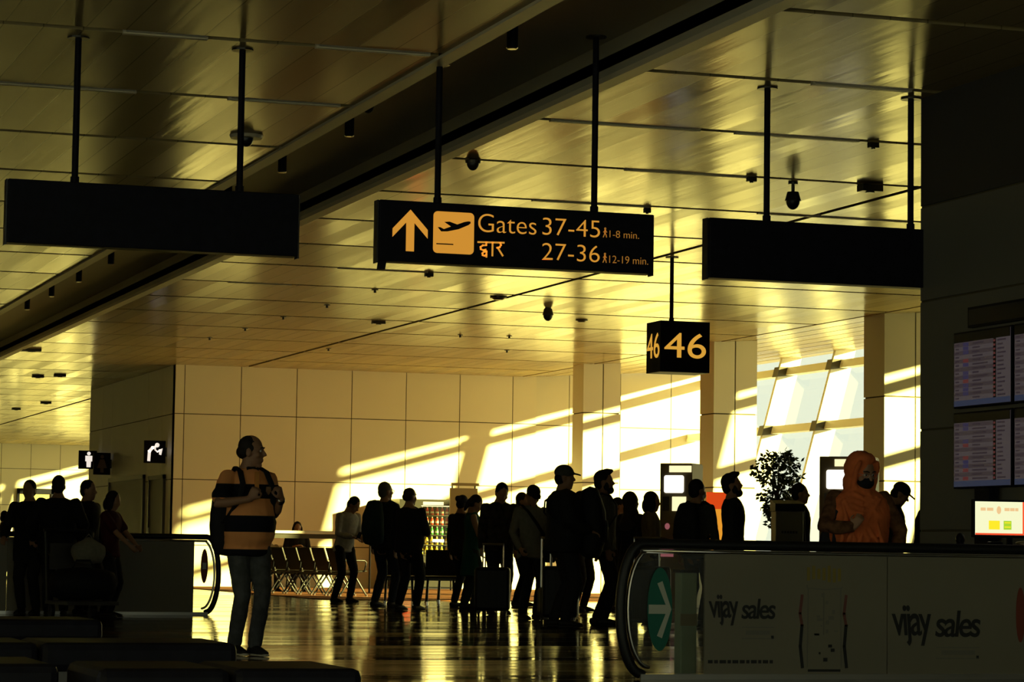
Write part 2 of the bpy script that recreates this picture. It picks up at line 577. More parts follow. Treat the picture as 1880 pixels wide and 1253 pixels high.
# walls
ROWS = [0, 0.88, 2.27, 3.66, 5.1]
panel_wall('wall_front', (11.45, 57.0), (19.55, 57.0), ROWS, [0.2 + 1.225 * k for k in range(8)], M['wall'])
panel_wall('wall_front_recess', (19.55, 57.35), (24.3, 57.35), ROWS, [0.9 + 1.225 * k for k in range(5)], M['wall'])
panel_wall('wall_passage', (11.45, 67.6), (11.45, 57.02), ROWS, [1.8, 3.1, 7.6, 9.2], M['wall'])
panel_wall('wall_far', (-7, 105), (25.5, 105), [0, 0.97, 2.36, 3.75, 5.9], [0.05 + 1.125 * k for k in range(29)], M['wall'])
mb = MB()
mb.box((11.7, 57.6, 0), (24.4, 67.6, 5.9), M['plain'])
struct(mb.build('wall_block'))
# near wall that carries the departure screens
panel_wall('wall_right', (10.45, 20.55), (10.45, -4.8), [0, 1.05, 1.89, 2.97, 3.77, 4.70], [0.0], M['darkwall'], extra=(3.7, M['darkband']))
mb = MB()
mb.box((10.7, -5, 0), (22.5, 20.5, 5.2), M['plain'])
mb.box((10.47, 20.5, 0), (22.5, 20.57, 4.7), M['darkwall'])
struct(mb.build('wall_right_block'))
slab('wall_right_far', (22.3, 20.5, 0), (22.6, 35.2, 5.2), M['plain'])
slab('wall_left', (-7.2, 16.0, 0), (-7, 106, 5.2), M['wall'])
slab('wall_left_near', (-7.2, -5, 0), (-7, 5.0, 5.2), M['plain'])
slab('wall_left_low', (-7.2, 5.0, 0), (-7, 16.0, 0.4), M['plain'])
slab('wall_left_high', (-7.2, 5.0, 4.3), (-7, 16.0, 5.2), M['plain'])
slab('fill_window_left', (-7.12, 5.0, 0.4), (-7.1, 16.0, 4.3), M['glass'], 'added unseen side window that lights the foreground')  # added out of view to give the foreground soft daylight
slab('wall_back', (10.6, -5.2, 0), (24, -5, 5.2), M['plain'])
slab('wall_back_low', (-7.2, -5.2, 0), (10.6, -5, 0.12), M['plain'])
slab('wall_back_high', (-7.2, -5.2, 4.62), (10.6, -5, 5.2), M['plain'])
slab('fill_window_back', (-7.0, -5.12, 0.12), (10.6, -5.1, 4.62), M['glass'], 'added unseen wide window behind the camera that lights the foreground')  # unseen glazing added to fill the near figures and panels with skylight
slab('wall_end', (22.4, 35.0, 0), (24.3, 35.2, 5.2), M['plain'])

def door(name, y0, y1, ztop, lab):
    t = bpy.data.objects.new(name, None)
    COL.objects.link(t)
    t.location = (11.45, (y0 + y1) / 2, 0)
    struct(t, lab)
    h = (y1 - y0) / 2
    f = MB()
    f.box((-0.06, -h, 0), (0.02, -h + 0.09, ztop), M['darkmetal'])
    f.box((-0.06, h - 0.09, 0), (0.02, h, ztop), M['darkmetal'])
    f.box((-0.06, -h, ztop - 0.09), (0.02, h, ztop), M['darkmetal'])
    f.build('door_frame', parent=t)
    p = MB()
    p.box((-0.025, -h + 0.09, 0.01), (0.0, h - 0.09, ztop - 0.09), M['darkwall'])
    p.build('door_panel', parent=t)
    k = MB()
    k.cyl((-0.07, h - 0.25, 0.9), (-0.07, h - 0.25, 1.25), 0.015, 8, M['steel'])
    k.build('door_handle', parent=t)
door('door_1', 60.1, 64.5, 2.43, 'wide dark door in the shaded passage wall')
door('door_2', 57.8, 59.5, 2.38, 'narrow dark door in the shaded passage wall')

# columns
def column(name, x0, x1, y0, y1, z1, ux, zs, lab):
    mb = MB()
    g = 0.012
    zz = [0] + zs + [z1]
    for i in range(len(zz) - 1):
        za, zb = zz[i] + (g if i else 0), zz[i + 1] - (g if i < len(zz) - 2 else 0)
        mb.box((x0, y0, za), (ux - g, y1, zb), M['wall'])
        mb.box((ux + g, y0, za), (x1, y1, zb), M['wall'])
    mb.box((x0 + .02, y0 + .02, 0), (x1 - .02, y1 - .02, z1), M['joint'])
    o = mb.build(name)
    struct(o, lab)
column('column', 18.99, 19.80, 52.4, 53.05, 4.75, 19.42, [2.27, 3.70], 'cream panelled column farthest from the camera')
column('column', 19.08, 19.93, 45.7, 46.35, 4.75, 19.50, [2.05, 3.39], 'cream panelled column behind the hanging 46 sign')
column('column', 19.30, 20.28, 39.2, 39.95, 4.78, 19.85, [2.04, 3.39], 'cream panelled column nearest the grey wall')

# glazed facades: leaning outward, fins, transoms, panes
def facade(name, y0, y1, ztop, mull, trans, lab, base=22.55, lean=0.27):
    t = bpy.data.objects.new(name, None)
    COL.objects.link(t)
    struct(t, lab)
    def P(y, z, dx=0):
        return (base + lean * z + dx, y, z)
    for y in mull:
        mb = MB()
        a, d = 0.05, 0.34
        vs = [P(y - a, 0, -d), P(y + a, 0, -d), P(y + a, 0, 0.1), P(y - a, 0, 0.1)] + [P(y - a, ztop, -d), P(y + a, ztop, -d), P(y + a, ztop, 0.1), P(y - a, ztop, 0.1)]
        mb.add(vs, [(0, 3, 2, 1), (4, 5, 6, 7), (0, 1, 5, 4), (1, 2, 6, 5), (2, 3, 7, 6), (3, 0, 4, 7)], M['white'])
        for z in trans:      # brackets
            mb.add([P(y - 0.13, z - 0.12, -d - 0.05), P(y + 0.13, z - 0.12, -d - 0.05), P(y + 0.13, z - 0.08, 0), P(y - 0.13, z - 0.08, 0),
                    P(y - 0.13, z + 0.09, -d - 0.05), P(y + 0.13, z + 0.09, -d - 0.05), P(y + 0.13, z + 0.09, 0), P(y - 0.13, z + 0.09, 0)],
                   [(0, 3, 2, 1), (4, 5, 6, 7), (0, 1, 5, 4), (1, 2, 6, 5), (2, 3, 7, 6), (3, 0, 4, 7)], M['darkmetal'])
        mb.build('mullion', parent=t)
    for z in trans:
        mb = MB()
        mb.add([P(y0, z - .08, -.2), P(y1, z - .08, -.2), P(y1, z - .08, .05), P(y0, z - .08, .05), P(y0, z + .08, -.2), P(y1, z + .08, -.2), P(y1, z + .08, .05), P(y0, z + .08, .05)],
               [(0, 3, 2, 1), (4, 5, 6, 7), (0, 1, 5, 4), (1, 2, 6, 5), (2, 3, 7, 6), (3, 0, 4, 7)], M['white'])
        mb.build('transom', parent=t)
    mb = MB()
    mb.add([P(y0, 0), P(y1, 0), P(y1, ztop), P(y0, ztop)], [(0, 1, 2, 3)], M['glass'])
    mb.build('glass', parent=t)
    return t
facade('window_1', 35.2, 57.4, 5.05, [52.74 - 2.63 * k for k in range(7)] + [55.37], [3.47, 4.72], 'leaning glazed wall with slanting mullions and two transoms')
facade('window_2', 68.5, 105, 5.85, [69 + 2.63 * k for k in range(14)], [4.05, 5.35], 'leaning glazed wall beyond the passage block')

# ------------------------------------------------------------------ ceiling fittings
def linear_light(x0, x1, y, lab):
    t = thing('linear_light', lab, 'ceiling light', ((x0 + x1) / 2, y, CH), 0, 'slim linear lights in the ceiling slots')
    L = (x1 - x0) / 2
    a = MB()
    a.box((-L, 0.02, -0.012), (L, 0.075, 0.03), M['trim'])
    a.build('housing', parent=t)
    b = MB()
    b.box((-L + .02, -0.045, 0.0), (L - .02, 0.02, 0.02), M['diffuser'])
    b.build('diffuser', parent=t)
for x0, x1, y, lab in [(9.75, 11.0, 22.86, 'pale linear light in the slot above the hanging camera'),
                       (7.95, 9.4, 22.86, 'linear light in the slot just right of the ceiling trough, above the gate sign'),
                       (9.68, 11.1, 25.52, 'pale linear light in the second ceiling slot above the gate sign'),
                       (9.6, 10.98, 28.18, 'pale linear light directly above the right end of the gate sign'),
                       (12.3, 14.2, 28.18, 'pale linear light right above the blank right sign'),
                       (9.3, 10.2, 20.2, 'short linear light at the top of the rightmost sign rod'),
                       (9.5, 10.79, 36.16, 'linear light just under the bottom edge of the gate sign'),
                       (8.55, 9.5, 38.82, 'linear light in the second slot under the gate sign, left part'),
                       (3.6, 4.25, 20.2, 'faint linear light between the rods of the blank left sign'),
                       (5.1, 6.02, 20.2, 'faint linear light left of the gate sign rods'),
                       (3.0, 4.2, 22.86, 'faint linear light above the left end of the blank left sign'),
                       (5.0, 6.0, 22.86, 'faint linear light above the right end of the blank left sign')]:
    linear_light(x0, x1, y, lab)

def downlight(y, lab):
    t = thing('cylinder_downlight', lab, 'spotlight', (6.62, y, 5.02), 0, 'cylinder downlights along the ceiling trough')
    a = MB()
    a.cyl((0, 0, 0), (0, 0, -0.02), 0.06, 14, M['darkmetal'])
    a.build('mount', parent=t)
    b = MB()
    b.cyl((0, 0, -0.02), (0, 0, -0.26), 0.045, 16, M['black'])
    b.build('body', parent=t, smooth=False)
    c = MB()
    c.cyl((0, 0, -0.26), (0, 0, -0.272), (0.047, 0.036), 16, M['steel'])
    c.build('rim', parent=t)
for y, lab in [(20.0, 'black cylinder downlight nearest the camera, left of the tall sign rod'),
               (24.9, 'black cylinder downlight beside a small round sensor in the trough'),
               (27.6, 'black cylinder downlight to the right of the ceiling dome camera'),
               (30.2, 'black cylinder downlight just above the blank left sign'),
               (37.7, 'black cylinder downlight just below the blank left sign'),
               (40.4, 'second black cylinder downlight below the blank left sign'),
               (43.0, 'third black cylinder downlight below the blank left sign'),
               (45.6, 'black cylinder downlight farthest away at the left picture edge')]:
    downlight(y, lab)

def dome_camera(x, y, z, lab, plate=0.09, r=0.07, ring=False):
    t = thing('dome_camera', lab, 'security camera', (x, y, z))
    a = MB()
    a.cyl((0, 0, 0), (0, 0, -0.03), (plate, plate * 0.92), 20, M['trim'] if ring else M['darkmetal'])
    a.build('base_plate', parent=t)
    b = MB()
    b.ell((0, 0, -0.03), (r, r, r * 1.15), 16, 10, M['blacksatin'])
    b.build('dome', parent=t, smooth=True)
dome_camera(5.62, 24.9, CH, 'black dome camera on a pale round ceiling plate beside a left sign rod', 0.16, 0.07, True)
dome_camera(8.08, 25.6, CH, 'small dome camera on the ceiling above the gate sign', 0.08, 0.062)
dome_camera(6.72, 24.6, 5.02, 'small round sensor dome next to a cylinder downlight', 0.06, 0.05)

def pendant_camera(x, y, drop, r, lab):
    t = thing('pendant_camera', lab, 'security camera', (x, y, CH))
    a = MB()
    a.cyl((0, 0, 0), (0, 0, -0.02), 0.05, 14, M['darkmetal'])
    a.cyl((0, 0, 0), (0, 0, -drop), 0.018, 10, M['darkmetal'])
    a.build('stem', parent=t)
    b = MB()
    b.cyl((0, 0, -drop), (0, 0, -drop - r * 1.1), (r * 0.7, r), 18, M['darkmetal'])
    b.build('housing', parent=t)
    c = MB()
    c.ell((0, 0, -drop - r * 1.1), (r * 0.85, r * 0.85, r * 1.1), 16, 8, M['blacksatin'])
    c.build('dome', parent=t, smooth=True)
pendant_camera(11.62, 25.75, 0.10, 0.085, 'pendant security camera hanging above the blank right sign')
pendant_camera(14.1, 40.6, 0.02, 0.09, 'pale cone shaped camera hanging from the bright ceiling left of the 46 sign')

def sensor(x, y, sx, lab, shape='box', group=None, h=0.05):
    t = thing('ceiling_sensor' if shape == 'box' else 'smoke_detector', lab, 'sensor' if shape == 'box' else 'smoke detector', (x, y, CH), 0, group)
    a = MB()
    if shape == 'box':
        a.box((-sx, -sx * 0.6, -h), (sx, sx * 0.6, 0), M['darkmetal'])
        a.build('housing', parent=t, bevel=0.006)
        b = MB()
        b.cyl((0, 0, -h), (0, 0, -h - 0.012), sx * 0.4, 12, M['blacksatin'])
        b.build('lens', parent=t)
    else:
        a.cyl((0, 0, 0), (0, 0, -0.025), sx, 18, M['darkmetal'])
        a.build('base_plate', parent=t)
        b = MB()
        b.cyl((0, 0, -0.025), (0, 0, -h), (sx * 0.8, sx * 0.5), 18, M['darkmetal'])
        b.build('cap', parent=t)
sensor(12.82, 39.22, 0.13, 'round detector in the ceiling straddling the long dark groove', 'disc')
sensor(15.33, 42.43, 0.10, 'round detector on the bright ceiling left of the 46 sign', 'disc')
sensor(12.37, 44.37, 0.11, 'square box fitting on the ceiling left of the dark groove')
sensor(12.43, 25.6, 0.12, 'dark box fitting on the ceiling right of the pendant camera', h=0.07)
sensor(11.17, 22.94, 0.05, 'small dark box in the uppermost bright slot of the ceiling')
sensor(11.06, 25.54, 0.05, 'small dark box left of the rod that holds the blank right sign')
sensor(11.02, 28.38, 0.04, 'small pale box above the right end of the gate sign')
sensor(10.85, 36.34, 0.06, 'small pale box just under the gate sign')
sensor(9.35, 62.41, 0.13, 'dark box on the far left ceiling, left of a pair')
sensor(9.75, 61.78, 0.13, 'dark box on the far left ceiling, right of a pair')
sensor(11.3, 73.87, 0.14, 'dark box on the far left ceiling near the slanting groove')
sensor(7.95, 53.99, 0.18, 'dark box high on the far left ceiling close to the trough')
sensor(11.05, 77.69, 0.12, 'dark box on the far left ceiling beside the picture edge')
for i, (x, y) in enumerate([(10.8, 41.79), (10.7, 44.3), (10.65, 46.94), (10.53, 49.34), (15.34, 46.27), (14.48, 46.47), (10.81, 39.0), (16.4, 49.6), (13.2, 50.9)]):
    t = thing('sprinkler_head', 'tiny dark sprinkler head set in the golden ceiling planks', 'sprinkler', (x, y, CH), 0, 'sprinkler heads across the ceiling')
    a = MB()
    a.cyl((0, 0, 0), (0, 0, -0.012), 0.05, 12, M['darkmetal'])
    a.cyl((0, 0, -0.012), (0, 0, -0.05), 0.02, 10, M['darkmetal'])
    a.build('body', parent=t)

# ------------------------------------------------------------------ hanging signs
def sign_rod(x, y, z0, z1, parent):
    a = MB()
    a.cyl((x, y, z0), (x, y, z1 - 0.01), 0.026, 12, M['black'])
    a.cyl((x, y, z0 - 0.03), (x, y, z0 + 0.05), 0.034, 12, M['black'])
    o = a.build('rod', parent=parent)
    b = MB()
    b.cyl((x, y, z1 - 0.012), (x, y, z1), 0.085, 16, M['darkmetal'])
    b.build('flange', parent=o)

def hanging_sign(x0, x1, z0, z1, rods, lab):
    t = thing('hanging_sign', lab, 'sign', (x0, 20.5, z0))
    W, Hh = x1 - x0, z1 - z0
    a = MB()
    a.box((0, 0, 0), (W, 0.16, Hh), M['black'])
    a.build('sign_panel', parent=t, bevel=0.008)
    for xa in (-0.012, W):
        b = MB()
        b.box((xa, 0.03, -0.012), (xa + 0.012, 0.13, Hh), M['blacksatin'])
        b.build('end_cap', parent=t)
    for x, zt in rods:
        sign_rod(x - x0, 0.08, Hh, zt - z0, t)
    return t
hanging_sign(2.81, 5.06, 3.09, 3.575, [(3.32, CH), (4.60, CH)], 'blank black hanging sign at the left, under two rods')
hanging_sign(8.51, 10.90, 3.085, 3.58, [(9.05, CH), (10.37, CH)], 'blank black hanging sign at the right, against the grey wall')
gs = hanging_sign(5.71, 8.02, 3.09, 3.575, [(6.205, CH), (7.53, 5.02)], 'lit gate direction sign with amber arrow, Gates 37-45 and 27-36')
HS = 0.485
def Z(v):
    return HS - v
mb = MB()
mb.prism([(.250, Z(.070)), (.394, Z(.225)), (.394, Z(.292)), (.283, Z(.172)), (.283, Z(.400)), (.217, Z(.400)), (.217, Z(.172)), (.106, Z(.292)), (.106, Z(.225))][::-1], -0.006, 0.0, M['amber'])
mb.build('arrow_symbol', parent=gs)
mb = MB()
mb.rbox((.440, -0.005, Z(.402)), (.777, 0, Z(.070)), 0.035, M['amber'], 5)
tile = mb.build('departure_tile', parent=gs)
mb = MB()
def T(xc, yc):      # from the photograph's sign drawing to sign metres
    return ((xc - 55) / 1727 * 2.31, Z((yc - (88 + (xc - 55) * .0521)) / 385 * .485))
plane_pts = [(612, 228), (600, 226), (575, 230), (530, 246), (482, 228), (450, 230), (492, 259), (448, 275), (425, 263), (410, 263), (432, 290), (470, 290), (540, 276), (600, 250), (614, 238)]
mb.prism([T(*p) for p in plane_pts], -0.008, -0.004, M['black'])
mb.prism([T(*p) for p in [(403, 364), (508, 369), (508, 376), (403, 371)]], -0.008, -0.004, M['black'])
mb.build('plane_symbol', parent=tile)
text_mesh('Gates', .812, 1.300, Z(.216), Z(.070), -0.001, M['amber'], parent=gs)
text_mesh('37-45', 1.352, 1.842, Z(.212), Z(.074), -0.001, M['amber'], parent=gs)
text_mesh('27-36', 1.352, 1.842, Z(.413), Z(.278), -0.001, M['amber'], parent=gs)
text_mesh('1-8 min.', 1.926, 2.180, Z(.205), Z(.148), -0.001, M['amberdim'], parent=gs)
text_mesh('12-19 min.', 1.926, 2.262, Z(.412), Z(.352), -0.001, M['amberdim'], parent=gs)
def stroke(mb, pts, wd, m, y0=-0.005, y1=0.0):
    """Flat polyline stroke in the X-Z plane with a little thickness."""
    pts = [Vector((p[0], 0, p[1])) for p in pts]
    for i in range(len(pts) - 1):
        a, b = pts[i], pts[i + 1]
        d = (b - a).normalized()
        n = Vector((-d.z, 0, d.x)) * wd / 2
        a2, b2 = a - d * wd * 0.3, b + d * wd * 0.3
        q = [a2 + n, b2 + n, b2 - n, a2 - n]
        mb.prism([(v.x, v.z) for v in q], y0, y1, m)
mb = MB()      # the Hindi word for gate
for st in [[(662, 357), (825, 361)],                                   # head line
           [(714, 358), (714, 377), (692, 378), (678, 388), (680, 402), (696, 409), (712, 404)], [(702, 408), (716, 420)],
           [(716, 418), (702, 418), (690, 428), (692, 440), (704, 444), (716, 436)], [(716, 414), (716, 452)],
           [(753, 360), (753, 444)],
           [(800, 361), (806, 376), (798, 390), (780, 393)], [(786, 393), (818, 444)]]:
    stroke(mb, [T(*p) for p in st], 0.0135, M['amber'])
mb.build('hindi_lettering', parent=gs)
for v0 in (.127, .333):
    mb = MB()
    cx = 1.888
    mb.prism([(cx + .009 * math.cos(a * .785), Z(v0 + .008) + .009 * math.sin(a * .785)) for a in range(8)], -0.005, 0, M['amberdim'])
    stroke(mb, [(cx, Z(v0 + .02)), (cx - .002, Z(v0 + .045))], .013, M['amberdim'])
    stroke(mb, [(cx - .002, Z(v0 + .045)), (cx - .016, Z(v0 + .078))], .007, M['amberdim'])
    stroke(mb, [(cx - .002, Z(v0 + .045)), (cx + .008, Z(v0 + .06)), (cx + .012, Z(v0 + .078))], .007, M['amberdim'])
    stroke(mb, [(cx, Z(v0 + .022)), (cx + .014, Z(v0 + .038))], .006, M['amberdim'])
    stroke(mb, [(cx, Z(v0 + .022)), (cx - .014, Z(v0 + .038))], .006, M['amberdim'])
    mb.build('walking_symbol', parent=gs)
mb = MB()
mb.prism([(0.02, 0), (0.07, 0), (0.06, -0.065), (0.012, -0.065)][::-1], 0.03, 0.11, M['black'])
mb.build('bracket', parent=gs)

# gate number cube
g46 = thing('gate_number_sign', 'black hanging cube sign with amber gate number 46', 'sign', (12.9, 32.7, 3.18))
mb = MB()
mb.box((0, 0, 0), (.69, .5, .665), M['black'])
mb.build('sign_box', parent=g46, bevel=0.006)
text_mesh('46', .055, .635, .185, .51, -0.001, M['amber46'], parent=g46, bold=0.012)
sd = text_mesh('46', .03, .47, .185, .51, -0.001, M['amber46'], parent=g46, bold=0.012)
for v in sd.data.vertices:      # the same number on the left face
    c = v.co.copy()
    v.co = (c.y, 0.5 - c.x, c.z)
sign_rod(.25, .25, .665, CH - 3.18, g46)

# washroom flag signs on the passage wall
def flag_sign(y, x0, z0, z1, lab, draw, mt):
    t = thing('washroom_sign', lab, 'sign', (x0, y, z0))
    s = z1 - z0
    wd = 11.42 - x0
    a = MB()
    a.box((0, 0, 0), (wd, 0.06, s), M['black'])
    a.box((wd, 0.015, s * 0.3), (wd + 0.06, 0.045, s * 0.7), M['darkmetal'])
    a.build('sign_panel', parent=t)
    b = MB()
    draw(b, wd, s, mt)
    b.build('pictogram', parent=t)
def man(b, wd, s, mt):
    cx = wd * .55
    b.prism([(cx + .045 * math.cos(a * .628), s * .84 + .045 * math.sin(a * .628)) for a in range(10)], -.006, 0, mt)
    b.prism([(cx - .085, s * .72), (cx - .085, s * .42), (cx - .055, s * .42), (cx - .05, s * .10), (cx + .05, s * .10), (cx + .055, s * .42), (cx + .085, s * .42), (cx + .085, s * .72)], -.006, 0, mt)
def woman(b, wd, s, mt):
    cx = wd * .5
    b.prism([(cx + .045 * math.cos(a * .628), s * .82 + .045 * math.sin(a * .628)) for a in range(10)], -.006, 0, mt)
    b.prism([(cx - .05, s * .70), (cx - .12, s * .30), (cx - .04, s * .30), (cx - .04, s * .10), (cx + .04, s * .10), (cx + .04, s * .30), (cx + .12, s * .30), (cx + .05, s * .70)], -.006, 0, mt)
def drinker(b, wd, s, mt):
    b.prism([(wd * .60 + .05 * math.cos(a * .628), s * .80 + .05 * math.sin(a * .628)) for a in range(10)], -.006, 0, mt)
    stroke(b, [(wd * .22, s * .12), (wd * .24, s * .52), (wd * .38, s * .68), (wd * .5, s * .7)], .065, mt, -.006, 0)
    stroke(b, [(wd * .5, s * .60), (wd * .62, s * .50), (wd * .72, s * .58)], .03, mt, -.006, 0)
    b.prism([(wd * .68, s * .60), (wd * .86, s * .66), (wd * .80, s * .36), (wd * .70, s * .38)], -.006, 0, mt)
flag_sign(66.3, 10.98, 2.70, 3.15, 'black square sign with a white male figure at the passage edge', man, M['signwhite'])
flag_sign(64.4, 11.02, 2.52, 3.04, 'unlit dark sign with a faint female figure right of the male sign', woman, M['signdim'])
flag_sign(57.75, 10.96, 2.62, 3.10, 'black square sign with a white drinking figure near the corner', drinker, M['signwhite'])

# ------------------------------------------------------------------ moving walkway balustrades
def balustrade(name, lab, x_end, y, s, zt, length, clear, seams, sticker_mat, st_x, st_z, st_r):
    """A moving-walk side: rounded newel end at x_end, running to s * length."""
    t = thing(name, lab, 'balustrade', (x_end, y, 0))
    rx, zc, rz = 0.15, zt / 2, zt / 2 - 0.035
    path = [(s * length, 0, zt - 0.035)] + [(s * (length - (length - 0.17) * i / 6), 0, zt - 0.035) for i in range(1, 7)]
    arc = []
    for i in range(1, 18):
        a = math.pi / 2 + math.pi * i / 18
        arc.append((s * (0.17 + rx * math.cos(a)), 0, zc + rz * math.sin(a)))
    end = [(s * 0.17, 0, zc - rz)]
    pts = path + arc + end
    a = MB()
    a.tube(pts, [(0.042, 0.034)] * len(pts), 12, (0, 1, 0))
    a.build('handrail', M['rubber'], t, smooth=True)
    b = MB()
    inn = [(p[0] + (s * 0.05 * (1 if i > 6 else 0)), 0, p[2] - (0.05 if i <= 6 else 0.045 * math.sin(math.pi / 2 + math.pi * (i - 6) / 18))) for i, p in enumerate(pts)]
    b.tube(inn, [(0.022, 0.014)] * len(inn), 8, (0, 1, 0))
    b.build('guide_rail', M['steel'], t, smooth=True)
    g = MB()
    poly = [(p[0] + s * 0.05, p[2]) for p in pts[6:]] + [(s * clear, 0.03), (s * clear, zt - 0.06)]
    if s > 0:
        poly = poly[::-1]
    g.prism(poly, -0.006, 0.006)
    g.build('glass_panel', M['glass'], t)
    xs = [clear] + seams + [length]
    for i in range(len(xs) - 1):
        p = MB()
        xa, xb = s * (xs[i] + (0.006 if i else 0)), s * (xs[i + 1] - 0.0)
        p.box((min(xa, xb), -0.012, 0.03), (max(xa, xb), 0.012, zt - 0.07))
        p.build('printed_panel', M['film'], t)
    k = MB()
    xa, xb = s * 0.15, s * length
    k.box((min(xa, xb), -0.05, 0), (max(xa, xb), 0.05, 0.035))
    k.build('skirting', M['steel'], t)
    st = MB()
    st.prism([(st_x + st_r[0] * math.cos(2 * math.pi * i / 32), st_z + st_r[1] * math.sin(2 * math.pi * i / 32)) for i in range(32)], -0.011, -0.0075)
    so = st.build('sticker', sticker_mat, t)
    return t, so

rb, rst = balustrade('walkway_balustrade', 'near moving walkway balustrade with printed panels and round end at right', 6.36, 16.84, 1, 0.925, 4.05, 0.615, [1.95], M['green'], 0.295, 0.46, (0.088, 0.275))
mb = MB()      # white arrow on the green oval
mb.prism([(.215, .49), (.335, .49), (.275, .63), (.31, .645), (.375, .46), (.31, .27), (.275, .285), (.335, .43), (.215, .43)][::-1], -0.0145, -0.0115)
mb.build('arrow_mark', M['stickerwhite'], parent=rst)
def logo(x0, x1, z0, z1):
    w_ = x1 - x0
    text_mesh('vijay', x0, x0 + w_ * .44, z0, z1, -0.0125, M['filmdark'], 'lettering', rb, depth=0.003, shear=-0.12, bold=0.024, spacing=.85)
    text_mesh('sales', x0 + w_ * .49, x1, z0 + (z1 - z0) * .22, z1 - (z1 - z0) * .12, -0.0125, M['filmdark'], 'lettering', rb, depth=0.003, shear=0.12, bold=0.024, spacing=.85)
    mb = MB()
    for zz in (z0 - .01, z0 - .085):
        mb.box((x0 + w_ * .5, -0.0145, zz - .004), (x1 - .01, -0.0125, zz + .004), M['filmgrey'])
    mb.box((x0 + w_ * .56, -0.0145, z0 - .06), (x1 - .04, -0.0125, z0 - .03), M['filmgrey'])
    mb.box((x1 - .03, -0.0145, z0 - .085), (x1 - .012, -0.0125, z0 - .065), M['filmdark'])
    mb.build('small_print', parent=rb)
logo(.64, 1.125, .355, .56)
logo(1.985, 2.66, .225, .50)
mb = MB()      # blurred line of small print along the foot of the first panel
xx = .64
while xx < 1.11:
    l = random.uniform(.02, .06)
    mb.box((xx, -0.0145, .105 - (xx - .64) * 0.0), (min(xx + l, 1.12), -0.0125, .127), M['filmdark'])
    xx += l + .012
mb.build('small_print', parent=rb)
mb = MB()      # printed tall two-door appliance with side bars and a yellow headline
ox, oz = 1.485, 0.0
for st in [[(-.13, .63), (-.125, .61), (0.0, .60), (.125, .61), (.13, .62)], [(-.12, .60), (-.125, .08)], [(.12, .60), (.125, .08)], [(-.005, .58), (-.005, .30)]]:
    stroke(mb, [(ox + p[0], p[1]) for p in st], .008, M['filmgrey'], -0.0145, -0.0125)
for x in (-.165, .16):
    stroke(mb, [(ox + x, .56), (ox + x - .015, .44), (ox + x, .36)], .02, M['filmred'], -0.0145, -0.0125)
    stroke(mb, [(ox + x, .36), (ox + x - .012, .22), (ox + x + .005, .08)], .022, M['filmdark'], -0.0145, -0.0125)
mb.box((ox - .12, -0.0145, .05), (ox + .12, -0.0125, .066), M['filmdark'])
for i in range(16):
    x, z = random.uniform(-.09, .08), random.uniform(.1, .56)
    mb.box((ox + x, -0.0145, z), (ox + x + random.uniform(.01, .04), -0.0125, z + random.uniform(.008, .03)), M['filmgrey'] if z > .3 else M['filmdark'])
for i in range(7):
    x = -.13 + i * .038
    mb.box((ox + x, -0.0145, .66 + .012 * math.sin(i)), (ox + x + .022, -0.0125, .75 + .012 * math.sin(i * 2)), M['filmyellow'])
mb.build('printed_picture', parent=rb)
mb = MB()
mb.prism([(2.97 + .035 * math.cos(2 * math.pi * i / 24), .44 + .19 * math.sin(2 * math.pi * i / 24)) for i in range(24)], -0.0145, -0.0125)
mb.build('sticker', M['stickerred'], rb)

lbal, lst = balustrade('walkway_balustrade', 'far moving walkway balustrade at left with dark panels and red oval sticker', 7.24, 33.0, -1, 0.99, 5.2, 0.33, [1.3, 2.6, 3.9], M['stickerred'], -0.20, 0.60, (0.045, 0.21))
mb = MB()
mb.box((-0.225, -0.0135, .56), (-0.175, -0.0115, .64))
mb.build('arrow_mark', M['stickerwhite'], lst)

# pale green bin post seen through the glass end
t = thing('bin_post', 'pale green post standing behind the clear glass end of the near balustrade', 'post', (7.05, 17.35, 0))
mb = MB()
mb.box((-.06, -.06, 0.0), (.06, .06, .70), M['palegreen'])
mb.build('post_body', parent=t, bevel=0.01)
mb = MB()
mb.box((-.07, -.07, .70), (.07, .07, .72), M['black'])
mb.build('cap', parent=t)
mb = MB()
mb.box((-.062, -.064, .34), (.062, -.06, .42), M['kiosktan'])
mb.build('label_band', parent=t)

# ------------------------------------------------------------------ benches in the foreground
def bench(x0, x1, y0, y1, lab):
    t = thing('lounge_bench', lab, 'bench', ((x0 + x1) / 2, (y0 + y1) / 2, 0), 0, 'black padded benches in the foreground')
    L, D = (x1 - x0) / 2, (y1 - y0) / 2
    n = 2
    for i in range(n):
        a = MB()
        xa = -L + 2 * L * i / n
        a.box((xa + .004, -D, .30), (xa + 2 * L / n - .004, D, .42))
        a.build('seat_pad', M['black'], t, bevel=0.03)
    b = MB()
    b.box((-L + .05, -D + .05, .22), (L - .05, D - .05, .30))
    b.build('frame', M['darkmetal'], t)
    for sx in (-1, 1):
        for sy in (-1, 1):
            c = MB()
            c.box((sx * (L - .1) - .025, sy * (D - .1) - .025, 0), (sx * (L - .1) + .025, sy * (D - .1) + .025, .22))
            c.build('leg', M['darkmetal'], t)
bench(1.0, 2.63, 14.9, 15.6, 'black padded bench farthest back, cut off by the left picture edge')
bench(0.9, 2.58, 11.35, 12.0, 'black padded bench in the middle, in front of the striped shirt man')
bench(1.56, 2.47, 8.95, 9.6, 'black padded bench nearest the camera at the bottom')
bench(0.3, 1.50, 9.3, 9.95, 'black padded bench in the bottom left corner')

